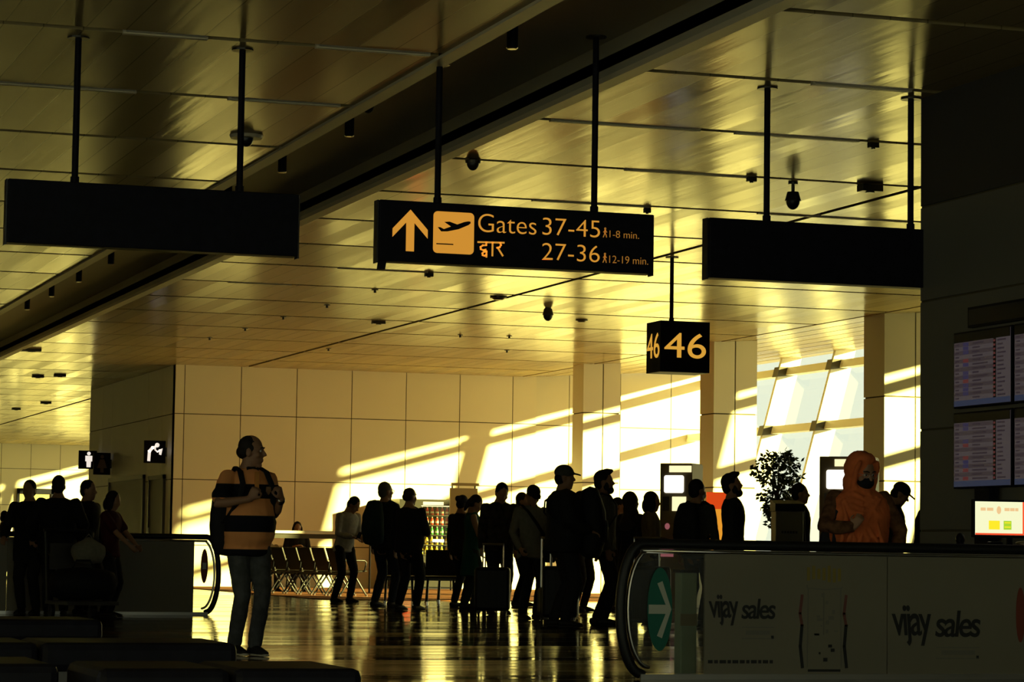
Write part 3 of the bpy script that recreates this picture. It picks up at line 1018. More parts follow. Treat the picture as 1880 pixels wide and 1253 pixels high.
# ------------------------------------------------------------------ departure screens and desk
def departure_screen(y0, y1, z0, z1, lab, seed):
    """Screen on the wall x = 10.45, facing -X. Local x runs toward the camera (-Y)."""
    t = thing('departure_screen', lab, 'screen', (10.38, y1, z0), R(-90), 'departure screens on the grey wall')
    W, Hh = y1 - y0, z1 - z0
    rnd = random.Random(seed)
    a = MB()
    a.box((0, 0, 0), (W, .065, Hh), M['black'])
    a.build('casing', parent=t, bevel=0.004)
    b = MB()
    b.box((.015, -.003, .015), (W - .015, 0, Hh - .015), M['fids_bg'])
    sc = b.build('screen', parent=t)
    c = MB()
    c.box((.015, -.005, Hh - .085), (W - .015, -.003, Hh - .015), M['fids_dark'])
    c.box((.015, -.005, .015), (W - .015, -.003, .06), M['fids_blue'])
    c.box((W * .70, -.005, .06), (W * .745, -.003, Hh - .085), M['fids_dark'])
    c.build('header_bar', parent=sc)
    d = MB()
    n = 14
    rh = (Hh - .15) / n
    e = MB()
    for i in range(n):
        z = .062 + i * rh
        if i % 2:
            d.box((.015, -.0045, z), (W * .70, -.003, z + rh), M['fids_row'])
        e.box((.04, -.006, z + rh * .3), (.10, -.0045, z + rh * .7), M['fids_text'])
        e.box((.33, -.006, z + rh * .3), (.33 + rnd.uniform(.1, .26), -.0045, z + rh * .7), M['fids_text'])
        e.box((W * .77, -.006, z + rh * .3), (W * .77 + rnd.uniform(.06, .14), -.0045, z + rh * .7), M['fids_text'])
        if rnd.random() < .75:
            e.box((.17, -.006, z + rh * .1), (.26, -.0045, z + rh * .95), rnd.choice([M['fids_red'], M['fids_navy'], M['fids_navy']]))
        e.box((W * .705, -.0065, z + rh * .25), (W * .735, -.005, z + rh * .75), M['fids_red'])
    d.build('row_band', parent=sc)
    e.build('row_print', parent=sc)
departure_screen(18.86, 19.82, 2.035, 2.65, 'upper departure screen on the grey wall with rows of flights', 1)
departure_screen(18.86, 19.82, 1.385, 2.00, 'lower departure screen on the grey wall with rows of flights', 2)
departure_screen(17.86, 18.82, 2.035, 2.65, 'upper departure screen cut off by the right picture edge', 3)
departure_screen(17.86, 18.82, 1.385, 2.00, 'lower departure screen cut off by the right picture edge', 4)
t = thing('display_header', 'dark header box above the departure screens', 'sign', (10.40, 19.62, 2.68), R(-90))
mb = MB()
mb.box((0, 0, 0), (2.0, .05, .165), M['black'])
mb.build('casing', parent=t)
mb = MB()
mb.box((.02, -.004, .02), (1.98, 0, .145), M['blacksatin'])
mb.build('face', parent=t)
t = thing('screen_stand', 'dark upright post below the lower departure screen', 'stand', (10.36, 19.25, 0))
mb = MB()
mb.box((-.03, -.12, 0), (.05, .12, 1.38), M['black'])
mb.build('post', parent=t)
mb = MB()
mb.box((-.14, -.25, 0), (.06, .25, .03), M['black'])
mb.build('base_plate', parent=t)

t = thing('service_counter', 'dark service counter behind the near balustrade at right', 'counter', (10.0, 17.95, 0))
mb = MB()
mb.box((-.72, -.36, .05), (.33, .36, .88), M['darkband'])
mb.build('body', parent=t)
mb = MB()
mb.box((-.76, -.42, .88), (.35, .40, .915), M['black'])
mb.build('counter_top', parent=t, bevel=0.006)
mb = MB()
mb.box((-.68, -.32, 0), (.33, .32, .05), M['black'])
mb.build('plinth', parent=t)

t = thing('desk_monitor', 'lit desk monitor showing a pale page with a red side strip', 'monitor', (9.56, 17.95, .915), R(-4))
mb = MB()
mb.box((0, 0, .065), (.60, .035, .345), M['black'])
mb.build('casing', parent=t, bevel=0.005)
mb = MB()
mb.box((.018, -.003, .085), (.582, 0, .330), M['mon_bg'])
sc = mb.build('screen', parent=t)
mb = MB()
mb.box((.395, -.005, .098), (.582, -.003, .330), M['mon_red'])
mb.box((.018, -.005, .085), (.582, -.003, .098), M['mon_red'])
mb.build('red_strip', parent=sc)
mb = MB()
mb.box((.125, -.005, .125), (.212, -.003, .19), M['mon_yel'])
mb.box((.243, -.005, .125), (.305, -.003, .19), M['mon_grn'])
mb.box((.25, -.006, .172), (.298, -.005, .18), M['mon_yel'])
mb.box((.25, -.006, .14), (.298, -.005, .148), M['mon_yel'])
mb.build('coupon', parent=sc)
mb = MB()
for a, b in ((.06, .10), (.11, .16), (.25, .29), (.295, .33), (.335, .36)):
    mb.box((a, -.005, .262), (b, -.003, .285), M['mon_tan'])
mb.prism([(.205 + .018 * math.cos(i * .628), .268 + .03 * math.sin(i * .628)) for i in range(10)], -.005, -.003, M['mon_tan'])
mb.build('page_heading', parent=sc)
tx = text_mesh('CRED', 0, .15, 0, .034, 0, M['mon_gold'], 'lettering', sc, depth=.002)
for v in tx.data.vertices:
    c = v.co.copy()
    v.co = (.412 + c.z, -.006 + c.y, .292 - c.x)
mb = MB()
mb.box((.22, -.05, 0), (.38, .09, .012), M['black'])
mb.box((.28, .01, .012), (.32, .03, .10), M['black'])
mb.build('stand', parent=t)

t = thing('hand_scanner', 'dark rounded scanner on the counter left of the monitor', 'scanner', (9.42, 17.88, .915))
mb = MB()
mb.cyl((0, 0, 0), (0, 0, .02), .03, 14, M['black'])
mb.build('base', parent=t)
mb = MB()
mb.ell((0, 0, .05), (.035, .03, .045), 14, 8, M['black'])
mb.build('head', parent=t, smooth=True)
t = thing('cable_coil', 'pale cable coiled on the counter under the monitor', 'cable', (9.78, 17.66, .915))
mb = MB()
pts = [(.05 * math.cos(a * .5) + .006 * a, .04 * math.sin(a * .5), .012 + .003 * a) for a in range(26)]
mb.tube(pts, [.006] * 26, 8)
mb.build('cable', M['kiosktan'], t, smooth=True)
t = thing('payment_terminal', 'dark payment terminal on the counter, nearest to the coiled cable', 'terminal', (9.62, 17.72, .915))
mb = MB()
mb.box((-.05, -.03, 0), (.05, .04, .035), M['black'])
mb.build('body', parent=t, bevel=.01)
mb = MB()
mb.box((-.04, -.02, .035), (.04, .005, .038), M['blacksatin'])
mb.build('keypad', parent=t)
t = thing('soft_bag', 'black soft bag with red trim in front of the lit monitor', 'bag', (10.0, 17.72, .915))
mb = MB()
mb.ell((0, 0, .07), (.10, .07, .07), 18, 10)
mb.ell((-.045, 0, .135), (.028, .025, .03), 12, 8)
mb.build('body', M['black'], t, smooth=True)
mb = MB()
mb.ell((.06, -.02, .10), (.05, .055, .03), 14, 8)
mb.build('flap', M['vendred'], t, smooth=True)
mb = MB()
mb.tube([(-.05, 0, .13), (0, 0, .17), (.06, 0, .12)], [.008] * 3, 8)
mb.build('handle', M['black'], t, smooth=True)

# ------------------------------------------------------------------ far room furniture
def airport_seat(x, y, rz, lab, group, src=[None]):
    if src[0] is not None:
        c = copy_thing(src[0], (x, y, 0.012 if y > 43.6 else 0), rz, lab)
        c['group'] = group
        return c
    t = thing('airport_seat', lab, 'chair', (x, y, 0.012 if y > 43.6 else 0), rz, group)
    a = MB()
    a.add([(-.25, -.20, .40), (.25, -.20, .40), (.25, .25, .43), (-.25, .25, .43), (-.25, -.20, .43), (.25, -.20, .43), (.25, .25, .46), (-.25, .25, .46)],
          [(0, 3, 2, 1), (4, 5, 6, 7), (0, 1, 5, 4), (1, 2, 6, 5), (2, 3, 7, 6), (3, 0, 4, 7)])
    a.build('seat', M['chairmetal'], t, bevel=.012)
    b = MB()
    b.add([(-.25, -.20, .44), (.25, -.20, .44), (.25, -.17, .44), (-.25, -.17, .44), (-.25, -.34, .84), (.25, -.34, .84), (.25, -.31, .85), (-.25, -.31, .85)],
          [(0, 3, 2, 1), (4, 5, 6, 7), (0, 1, 5, 4), (1, 2, 6, 5), (2, 3, 7, 6), (3, 0, 4, 7)])
    b.build('backrest', M['chairmetal'], t, bevel=.012)
    for s in (-1, 1):
        c = MB()
        c.tube([(s * .262, -.24, .42), (s * .262, -.22, .60), (s * .262, -.16, .63), (s * .262, .18, .63), (s * .262, .22, .60), (s * .262, .18, .44)], [.014] * 6, 8)
        c.build('armrest', M['blacksatin'], t, smooth=True)
        d = MB()
        d.tube([(s * .2, .0, .40), (s * .22, -.26, .03)], [.02, .016], 8)
        d.tube([(s * .2, .0, .40), (s * .22, .24, .03)], [.02, .016], 8)
        lg = d.build('leg', M['blacksatin'], t, smooth=True)
        f = MB()
        f.cyl((s * .22, -.27, .0), (s * .22, -.27, .035), .022, 10)
        f.cyl((s * .22, .25, .0), (s * .22, .25, .035), .022, 10)
        f.build('foot', M['chrome'], lg)
    e = MB()
    e.box((-.275, -.03, .36), (.275, .03, .41))
    e.build('beam', M['darkmetal'], t)
    src[0] = t
    return t
seats = [(11.89 + .116 * i, 49.2 - .56 * i) for i in range(6)]
nm = ['farthest, beside the striped polo man', 'second from the striped polo man', 'third from the striped polo man', 'fourth from the striped polo man', 'second left of the bending man', 'half hidden by the bending man']
for (x, y), n_ in zip(seats, nm):
    airport_seat(x, y, R(-78), 'metal waiting seat seen from behind, ' + n_, 'metal waiting seats left of the queue')
for x, y, n_ in [(11.9, 41.2, 'just right of the bald man in the dark jacket'), (12.55, 41.1, 'just left of the woman in the green dress'), (13.2, 42.6, 'behind the queue beside the green dress')]:
    airport_seat(x, y, R(-15), 'metal waiting seat seen from behind, ' + n_, 'metal waiting seats behind the queue')
airport_seat(12.86, 51.6, R(165), 'metal waiting seat facing the camera under the seated girl', 'metal waiting seats facing the camera')
airport_seat(12.22, 51.75, R(165), 'metal waiting seat facing the camera under the seated person in white', 'metal waiting seats facing the camera')

t = thing('leaning_rail', 'long white topped leaning rail in front of the seated girl', 'rail', (12.92, 50.6, 0))
mb = MB()
mb.box((-1.1, -.10, 1.115), (1.2, .12, 1.175), M['white'])
mb.build('top', parent=t, bevel=.02)
mb = MB()
mb.box((-1.1, -.05, 1.03), (1.2, .05, 1.115), M['darkmetal'])
mb.build('fascia', parent=t)
for x in (-1.0, 1.1):
    mb = MB()
    mb.cyl((x, 0, 0.0), (x, 0, 1.03), .02, 10, M['darkmetal'])
    mb.build('leg', parent=t)

# vending machine with bottles
vm = thing('vending_machine', 'black drinks vending machine with red strip against the far wall', 'vending machine', (16.17, 56.05, 0.0))
mb = MB()
W, Dp, Hh = 1.28, .85, 1.93
mb.box((0, 0, 0.06), (.48, Dp, Hh), M['vend'])
mb.box((.48, .5, 0.06), (W, Dp, Hh), M['vend'])
mb.box((.48, 0, 0.06), (W, .5, .72), M['vend'])
mb.box((.48, 0, Hh - .13), (W, .5, Hh), M['vend'])
mb.box((W - .12, 0, .72), (W, .5, Hh - .13), M['vend'])
mb.box((0.04, .04, 0), (W - .04, Dp - .04, .06), M['black'])
mb.build('cabinet', parent=vm)
mb = MB()
mb.prism([(.10, .75), (.42, .80), (.40, 1.5), (.30, 1.78), (.12, 1.6)], -.006, 0, M['vendred'])
mb.build('red_panel', parent=vm)
mb = MB()
mb.box((.52, .01, Hh - .12), (.98, -.004, Hh - .05), M['paleglow'])
mb.build('header_glow', parent=vm)
mb = MB()
mb.box((.5, .03, Hh - .15), (W - .14, .06, Hh - .13), M['vendlamp'])
mb.build('lamp', parent=vm)
mb = MB()
for i in range(5):
    mb.box((.48, .04, .74 + i * .21), (W - .12, .48, .755 + i * .21), M['darkmetal'])
mb.build('shelf', parent=vm)
mb = MB()
mb.box((.48, -.004, .72), (W - .12, .004, Hh - .13), M['glass'])
mb.build('glass_door', parent=vm)
mb = MB()
mb.box((.75, -.01, 1.02), (1.0, -.004, 1.08), M['screenwhite'])
mb.build('price_panel', parent=vm)
bcols = [('yellow', (0.7, .5, .06)), ('gold', (.65, .42, .05)), ('green', (.06, .30, .08)), ('bright red', (.6, .05, .03)), ('dark red', (.5, .06, .05))]
bcap = mat('bottle_cap', (.75, .72, .6), .4)
for i, (cn, cc) in enumerate(bcols):
    bm_ = mat('bottle_' + cn.replace(' ', '_'), cc, .25)
    src = None
    for j in range(6):
        loc = (16.17 + .54 + j * .112, 56.05 + .12, .756 + i * .21)
        lab = '%s drink bottle on the %s shelf inside the vending machine' % (cn, ['lowest', 'second lowest', 'middle', 'second highest', 'top'][i])
        if src is None:
            src = thing('drink_bottle', lab, 'bottle', loc, 0, 'drink bottles inside the vending machine')
            a = MB()
            a.tube([(0, 0, .0), (0, 0, .10), (0, 0, .13), (0, 0, .16)], [.036, .036, .022, .014], 10, cap=False)
            a.build('body', bm_, src, smooth=True)
            a = MB()
            a.cyl((0, 0, .158), (0, 0, .178), .017, 8)
            a.build('cap', bcap, src)
            a = MB()
            a.cyl((0, 0, .04), (0, 0, .08), .0368, 10)
            a.build('paper_band', bcap, src)
        else:
            copy_thing(src, loc)

# grey notice board near the wall
t = thing('notice_board', 'grey notice board standing behind the man with bowed head', 'board', (17.15, 54.6, 0))
mb = MB()
mb.box((-.30, 0, .8), (.30, .05, 2.15), M['kiosktan'])
mb.build('panel', parent=t)
mb = MB()
mb.box((-.27, -.01, 2.20), (.33, .06, 2.26), M['kiosktan'])
mb.build('top_strip', parent=t)
mb = MB()
for x in (-.25, .25):
    mb.cyl((x, .03, 0), (x, .03, 2.2), .018, 8, M['darkmetal'])
mb.build('post', parent=t)

# gate kiosks
def kiosk(x, y, rz, h, wd, dp, lab, side):
    t = thing('gate_kiosk', lab, 'kiosk', (x, y, 0), rz)
    a = MB()
    a.box((0, 0, 0), (wd, dp, 1.30), M['kiosk'])
    a.box((0, 0, 1.30), (wd, dp, h), M['kiosk'])
    a.build('body', parent=t, bevel=.01)
    b = MB()
    b.box((wd, .01, .05), (wd + .012, dp - .01, h - .02), side)  # paler than the body: light falling on this side is put into the colour
    b.build('lit_side_panel', parent=t)
    c = MB()
    c.rbox((wd * .14, -.012, h - .46), (wd * .76, 0, h - .19), .03, M['screenwhite'])
    c.build('screen', parent=t)
    c = MB()
    c.box((wd * .30, -.012, h - .14), (wd, 0, h - .04), M['paleglow'])  # pale emissive strip along the top
    c.build('header_glow', parent=t)
    c = MB()
    c.box((wd * .40, -.012, h - .74), (wd * .84, 0, h - .52), M['paleglow'])
    c.box((wd * .10, -.012, h - .74), (wd * .30, 0, h - .52), M['darkmetal'])
    c.build('info_panel', parent=t)
    c = MB()
    c.box((wd * .05, -.012, h - 1.45), (wd * .45, 0, h - 1.18), M['screenpink'])
    c.prism([(wd * .25 + .04 * math.cos(i * .628), h - .98 + .05 * math.sin(i * .628)) for i in range(10)], -.012, 0, M['screenpink'])
    c.build('picture_panel', parent=t)
    return t
kiosk(15.6, 39.5, R(-43), 2.24, .52, .48, 'tall dark kiosk with white screen left of the column behind the 46 sign', M['kiosktan'])
kiosk(16.32, 35.2, R(-38), 2.24, .74, .5, 'tall dark kiosk with white screen behind the woman in the orange scarf', M['kiosktan'])
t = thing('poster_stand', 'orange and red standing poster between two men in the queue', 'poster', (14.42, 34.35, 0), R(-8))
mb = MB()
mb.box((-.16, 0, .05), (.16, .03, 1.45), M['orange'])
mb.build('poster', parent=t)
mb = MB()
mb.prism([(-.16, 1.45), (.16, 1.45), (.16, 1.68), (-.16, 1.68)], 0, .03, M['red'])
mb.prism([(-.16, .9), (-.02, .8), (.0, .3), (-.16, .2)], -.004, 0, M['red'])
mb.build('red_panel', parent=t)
mb = MB()
mb.box((-.2, -.12, 0), (.2, .16, .05), M['black'])
mb.build('base', parent=t)

t = thing('boarding_podium', 'grey boarding podium with a dark slanted top', 'podium', (13.76, 30.6, 0), R(-14))
mb = MB()
mb.box((-.17, -.17, 0.04), (.17, .17, 1.37), M['podium'])
mb.build('body', parent=t, bevel=.008)
mb = MB()
mb.add([(-.18, -.19, 1.37), (.18, -.19, 1.37), (.18, .19, 1.37), (-.18, .19, 1.37), (-.18, -.19, 1.46), (.18, -.19, 1.46), (.18, .19, 1.51), (-.18, .19, 1.51)],
       [(0, 3, 2, 1), (4, 5, 6, 7), (0, 1, 5, 4), (1, 2, 6, 5), (2, 3, 7, 6), (3, 0, 4, 7)], M['black'])
mb.build('top', parent=t)
mb = MB()
mb.box((-.19, -.19, 0), (.19, .19, .04), M['black'])
mb.build('base', parent=t)
mb = MB()
for k in range(6):
    mb.box((-.10 + k * .034, -.174, 1.10), (-.075 + k * .034, -.17, 1.13), M['filmdark'])
mb.build('lettering', parent=t)

# potted plant
pl = thing('potted_plant', 'tall leafy potted plant against the bright windows', 'plant', (16.34, 36.7, 0))
mb = MB()
mb.tube([(0, 0, .0), (0, 0, .45), (0, 0, .5)], [.19, .26, .27], 20, cap=False)
mb.build('pot', M['pot'], pl, smooth=False)
mb = MB()
mb.cyl((0, 0, .49), (0, 0, .505), .25, 18)
mb.build('soil', M['soil'], pl)
mb = MB()
rnd = random.Random(5)
tips = []
mb.tube([(0, 0, .45), (.02, .01, 1.0), (.0, .0, 1.55), (.03, 0, 2.0)], [.035, .03, .024, .014], 8)
blobs = [(-.28, 2.08, .17), (-.12, 2.22, .13), (.10, 2.25, .16), (.25, 2.18, .14), (.34, 1.98, .10), (-.10, 1.96, .17), (.14, 1.90, .17), (-.16, 1.70, .13), (.08, 1.66, .16), (.30, 1.72, .13), (-.02, 1.46, .15), (.20, 1.50, .12), (-.20, 1.52, .08), (.0, 1.3, .12)]
blobs = [(bx * .82, bz, br * .92) for bx, bz, br in blobs]
for bx, bz, br in blobs:
    mb.tube([(.01, 0, min(1.2 + (bz - 1.3) * .6, 1.9)), (bx * .5, rnd.uniform(-.1, .1), bz - .12), (bx, rnd.uniform(-.1, .1), bz)], [.014, .009, .005], 6)
mb.build('stem', M['bark'], pl, smooth=True)
mb = MB()
for bx, bz, br in blobs:
    for k in range(int(95 * br / .14)):
        while True:
            d = Vector((rnd.uniform(-1, 1), rnd.uniform(-1, 1), rnd.uniform(-1, 1)))
            if d.length < 1:
                break
        c = Vector((bx, 0, bz)) + Vector((d.x * br * 1.15, d.y * br * 1.8, d.z * br))
        u = Vector((rnd.uniform(-1, 1), rnd.uniform(-1, 1), rnd.uniform(-.9, .4))).normalized()
        v = u.cross(Vector((rnd.uniform(-1, 1), rnd.uniform(-1, 1), rnd.uniform(-1, 1)))).normalized()
        n_ = u.cross(v)
        l, wd = rnd.uniform(.06, .105), rnd.uniform(.018, .03)
        mb.add([c, c + u * l * .45 + v * wd + n_ * .006, c + u * l, c + u * l * .45 - v * wd + n_ * .006], [(0, 1, 2), (0, 2, 3)])
mb.build('foliage', M['plant'], pl)

t = thing('framed_display', 'dark framed display on the farthest wall behind the left group', 'display', (15.05, 104.9, 1.2))
mb = MB()
for a, b in (((0, 0, 0), (.1, .08, 1.8)), ((1.3, 0, 0), (1.4, .08, 1.8)), ((0, 0, 1.6), (1.4, .08, 1.8)), ((0, 0, 0), (1.4, .08, .1))):
    mb.box(a, b, M['black'])
mb.build('frame', parent=t)
mb = MB()
mb.box((.1, .05, .1), (1.3, .07, 1.6), M['kiosktan'])
mb.build('panel', parent=t)

# ------------------------------------------------------------------ people
def two_bone(a, tgt, l1, l2, pole):
    a, tgt, pole = Vector(a), Vector(tgt), Vector(pole)
    d = tgt - a
    L = min(d.length, (l1 + l2) * 0.995)
    d.normalize()
    x = (l1 * l1 - l2 * l2 + L * L) / (2 * L)
    h = math.sqrt(max(l1 * l1 - x * x, 0))
    p = pole - d * pole.dot(d)
    p = p.normalized() if p.length > 1e-6 else Vector((0, 0, 1))
    return a + d * x + p * h, a + d * L

TORSO = [(.80, .12, .095, 0), (.88, .165, .118, -.006), (.96, .166, .116, 0), (1.06, .148, .106, .006), (1.16, .150, .108, .01),
         (1.28, .170, .120, .01), (1.365, .176, .112, .0), (1.425, .150, .088, -.01), (1.472, .085, .068, -.014), (1.53, .056, .060, -.006)]

def remesh(o, vox, smooth=3, disp=0.0, dscale=.12):
    r = o.modifiers.new('remesh', 'REMESH')
    r.mode = 'VOXEL'
    r.voxel_size = vox
    r.use_smooth_shade = True
    s = o.modifiers.new('smooth', 'SMOOTH')
    s.factor = .5
    s.iterations = smooth
    if disp:
        tx = bpy.data.textures.get('cloth_folds_%d' % int(dscale * 1000))
        if tx is None:
            tx = bpy.data.textures.new('cloth_folds_%d' % int(dscale * 1000), 'CLOUDS')
            tx.noise_scale = dscale
        d = o.modifiers.new('folds', 'DISPLACE')
        d.texture = tx
        d.strength = disp
        d.mid_level = .5
    return o

_mc = {}
def cmat(col, rough=.85, name='cloth'):
    k = (name, tuple(round(c, 3) for c in col), rough)
    if k not in _mc:
        _mc[k] = noisy(mat(name, col, rough, spec=.25), 25, .12)
    return _mc[k]
SKIN = mat('skin', (.36, .19, .11), .5)
SKIN_D = mat('skin_dark', (.22, .11, .06), .5)

def hand(mb, w, d, n, thumb_side, curl, sc=1.0):
    """w wrist, d direction the hand points, n the way the palm faces, thumb_side the direction of the thumb."""
    w, d = Vector(w), Vector(d).normalized()
    n = Vector(n)
    n = (n - d * n.dot(d)).normalized()
    lat = Vector(thumb_side)
    lat = (lat - d * lat.dot(d) - n * lat.dot(n)).normalized()
    pe = w + d * .085 * sc
    mb.tube([w - d * .01, w + d * .03 * sc, w + d * .06 * sc, pe], [(.026 * sc, .018 * sc), (.036 * sc, .016 * sc), (.040 * sc, .014 * sc), (.038 * sc, .012 * sc)], 12, lat)
    for i, ln in enumerate((.070, .079, .073, .057)):
        b = pe + lat * (.030 - .020 * i) * sc - d * (.004 * abs(i - 1)) * sc
        dirv = (d + lat * (.10 - .07 * i)).normalized()
        pts = [b - d * .012 * sc, b]
        ang = 0
        for seg, c in ((.45, .7), (.31, 1.0), (.24, .7)):
            ang += curl * c
            v = dirv * math.cos(ang) + n * math.sin(ang)
            b = b + v * ln * seg * sc
            pts.append(b)
        mb.tube(pts, [.0095 * sc, .0092 * sc, .0086 * sc, .008 * sc, .0068 * sc], 8, lat)
    tb = w + d * .025 * sc + lat * .028 * sc
    p1 = tb + (d * .55 + lat * .75 + n * .25).normalized() * .036 * sc
    p2 = p1 + (d * .85 + lat * (.35 - .3 * curl) + n * (.3 + .4 * curl)).normalized() * .03 * sc
    p3 = p2 + (d * .9 + lat * (.05 - .4 * curl) + n * (.3 + .5 * curl)).normalized() * .024 * sc
    mb.tube([tb, p1, p2, p3], [.013 * sc, .0115 * sc, .0105 * sc, .008 * sc], 8, n)

def person(label, x, y, rz, h=1.70, g=1.0, belly=0.0, lean=0, nod=0, turn=0, tilt=0, rh=(.27, .06, .80), lh=(-.27, .06, .80), rpole=(.5, -.8, -.2), lpole=(-.5, -.8, -.2),
           rf=(.10, .0, 0), lf=(-.10, .0, 0), top=(.02, .02, .025), sleeve='long', hem=.83, pants=(.015, .015, .02), hair='short', hair_col=(.012, .01, .009), skin=None, shoe=(.02, .018, .016),
           vox=.013, top_mat=None, pants_mat=None, skirt=None, curl=.6, hs=1.07, sit=0.0, beard=False, collar=None, topname='shirt', legs=True, rhd=None, lhd=None, sole=None, face=False, group=None, z0=0.0, loose=.016):
    k = h / 1.75
    sk = skin or SKIN
    t = thing('person', label, 'person', (x, y, z0), R(rz), group)
    S = Matrix.Scale(k, 4)
    TL = S @ Matrix.Translation((0, 0, -sit)) @ Matrix.Translation((0, 0, .93)) @ Matrix.Rotation(-R(lean), 4, 'X') @ Matrix.Translation((0, 0, -.93))
    hb = TL @ Vector((0, -.006, 1.50))          # neck base in scaled space
    HM = Matrix.Translation(hb) @ Matrix.Rotation(-R(lean * .7), 4, 'X') @ Matrix.Rotation(R(turn), 4, 'Z') @ Matrix.Rotation(-R(nod), 4, 'X') @ Matrix.Rotation(R(tilt), 4, 'Y') @ S @ Matrix.Translation((0, .012, .110)) @ Matrix.Scale(.95 * hs, 4)

    def rings(mb, z0_, z1_, inf, gg=g):
        pts, rad = [], []
        for z, rx, ry, oy in TORSO:
            if z0_ - .001 <= z <= z1_ + .001:
                bl = belly * math.exp(-((z - 1.06) / .13) ** 2)
                pts.append((0, oy + bl * .6, z))
                rad.append((rx * (gg if z < 1.45 else 1) + inf + bl * .6, ry * (gg if z < 1.45 else 1) + inf + bl * .7))
        return pts, rad

    sh = [TL @ Vector((s * .178 * (1 + (g - 1) * .5), -.008, 1.405)) for s in (1, -1)]
    arm = []
    for s, a, tg, pole in ((1, sh[0], rh, rpole), (-1, sh[1], lh, lpole)):
        tgt = S @ Vector((tg[0], tg[1], tg[2] - (sit if False else 0)))
        e, wv = two_bone(a, tgt, .30 * k, .26 * k, pole)
        arm.append((a, e, wv))
    leg = []
    for s, ft in ((1, rf), (-1, lf)):
        a = S @ Vector((s * .092, 0, .90 - sit))
        an = S @ Vector((ft[0], ft[1] - .03, .085 + ft[2]))
        kn, an = two_bone(a, an, .435 * k, .42 * k, (0.0, 1, .05))
        leg.append((a, kn, an, ft))
    ga = 1 + (g - 1) * .6
    # body: one continuous surface
    mb = MB()
    mb.xf = TL
    p, r_ = rings(mb, .8, 1.54, 0)
    p.append((0, .0, 1.58))
    r_.append((.055, .058))
    mb.tube(p, r_, 18, (1, 0, 0))
    mb.xf = None
    for (a, e, wv), s, hd in zip(arm, (1, -1), (rhd, lhd)):
        mb.tube([a, a.lerp(e, .3), a.lerp(e, .7), e, e.lerp(wv, .3), e.lerp(wv, .75), wv], [.052 * k * ga, .050 * k * ga, .042 * k * ga, .038 * k * ga, .040 * k * ga, .030 * k * ga, .026 * k], 12)
        d = (wv - e).normalized()
        if hd:
            d = Vector(hd[0]).normalized()
            hand(mb, wv, d, hd[1], hd[2], curl, k)
        else:
            hand(mb, wv, d, (-s, .0, 0) if d.z < -.5 else (0, -.2, -1) , (0, 1, .2) if d.z < -.5 else (-s, 0, .5), curl, k)
    if legs:
        for a, kn, an, ft in leg:
            mb.tube([a, a.lerp(kn, .4), kn, kn.lerp(an, .35), an], [.085 * k * ga, .074 * k * ga, .055 * k * ga, .054 * k * ga, .038 * k], 12)
            mb.tube([an + Vector((0, -.02 * k, -.03 * k)), an + Vector((0, .05 * k, -.045 * k)), an + Vector((0, .16 * k, -.058 * k))], [(.036 * k, .034 * k), (.042 * k, .03 * k), (.036 * k, .02 * k)], 10, (1, 0, 0))
    mb.xf = HM
    mb.ell((0, -.008, .030), (.076, .098, .104), 20, 14)
    mb.ell((0, .026, -.035), (.060, .070, .085), 18, 12)
    mb.ell((0, .062, -.098), (.030, .030, .024), 12, 8)
    mb.tube([(0, .088, .022), (0, .105, -.002), (0, .112, -.018)], [.009, .012, .015], 10)
    mb.ell((0, .083, .036), (.048, .016, .010), 12, 8)
    mb.ell((0, .090, -.055), (.024, .012, .006), 10, 6)
    mb.ell((0, .088, -.068), (.020, .012, .007), 10, 6)
    for s in (1, -1):
        mb.ell((s * .046, .058, -.022), (.024, .024, .026), 10, 8)
        mb.ell((s * .079, -.008, -.008), (.010, .022, .033), 10, 8)
    mb.tube([(0, -.015, -.15), (0, -.010, -.03)], [.055, .056], 14)
    mb.xf = None
    body = mb.build('body', sk, t)
    remesh(body, vox, 2)
    if face:
        for s in (1, -1):
            e = MB()
            e.xf = HM
            e.ell((s * .032, .080, .012), (.014, .009, .008), 12, 8, M['white'])
            e.ell((s * .032, .0875, .012), (.006, .003, .006), 10, 6, M['black'])
            e.build('eye', parent=t, smooth=True)
            e = MB()
            e.xf = HM
            e.tube([(s * .014, .098, .036), (s * .034, .096, .042), (s * .054, .082, .036)], [.0035, .005, .003], 8)
            e.build('eyebrow', cmat(hair_col, .8, 'hair'), t, smooth=True)
    # top
    mb = MB()
    mb.xf = TL
    p, r_ = rings(mb, .87, 1.475, loose)
    p[-1] = (p[-1][0], p[-1][1], 1.465)
    hz = hem
    hw = r_[0]
    if hem < .86:
        p = [(0, 0, hem)] + p
        fl = 1.0 + (.0 if not skirt else skirt)
        r_ = [(hw[0] * fl + .012, hw[1] * fl + .012)] + r_
    else:
        p = [q for q in p if q[2] >= hem - .02]
        r_ = r_[-len(p):]
    mb.tube(p, r_, 20, (1, 0, 0), ck=.2)
    mb.xf = None
    for a, e, wv in arm:
        if sleeve == 'long':
            c = e.lerp(wv, .93)
            mb.tube([a, a.lerp(e, .4), e, e.lerp(wv, .4), c], [(.058 * ga + loose * .6) * k, (.052 * ga + loose * .6) * k, (.045 * ga + loose * .6) * k, (.044 * ga + loose * .5) * k, (.034 + loose * .4) * k], 14)
        elif sleeve == 'short':
            mb.tube([a, a.lerp(e, .4), a.lerp(e, .74)], [(.060 * ga + loose * .6) * k, (.058 * ga + loose * .7) * k, (.056 * ga + loose * .9) * k], 14)
        elif sleeve == 'none':
            mb.tube([a.lerp(TL @ Vector((0, 0, 1.40)), .15), a], [.06 * k, .055 * k], 12)
    tp = mb.build(topname, top_mat or cmat(top, .85, 'cloth'), t)
    remesh(tp, vox, 2, .018 * k, .11)
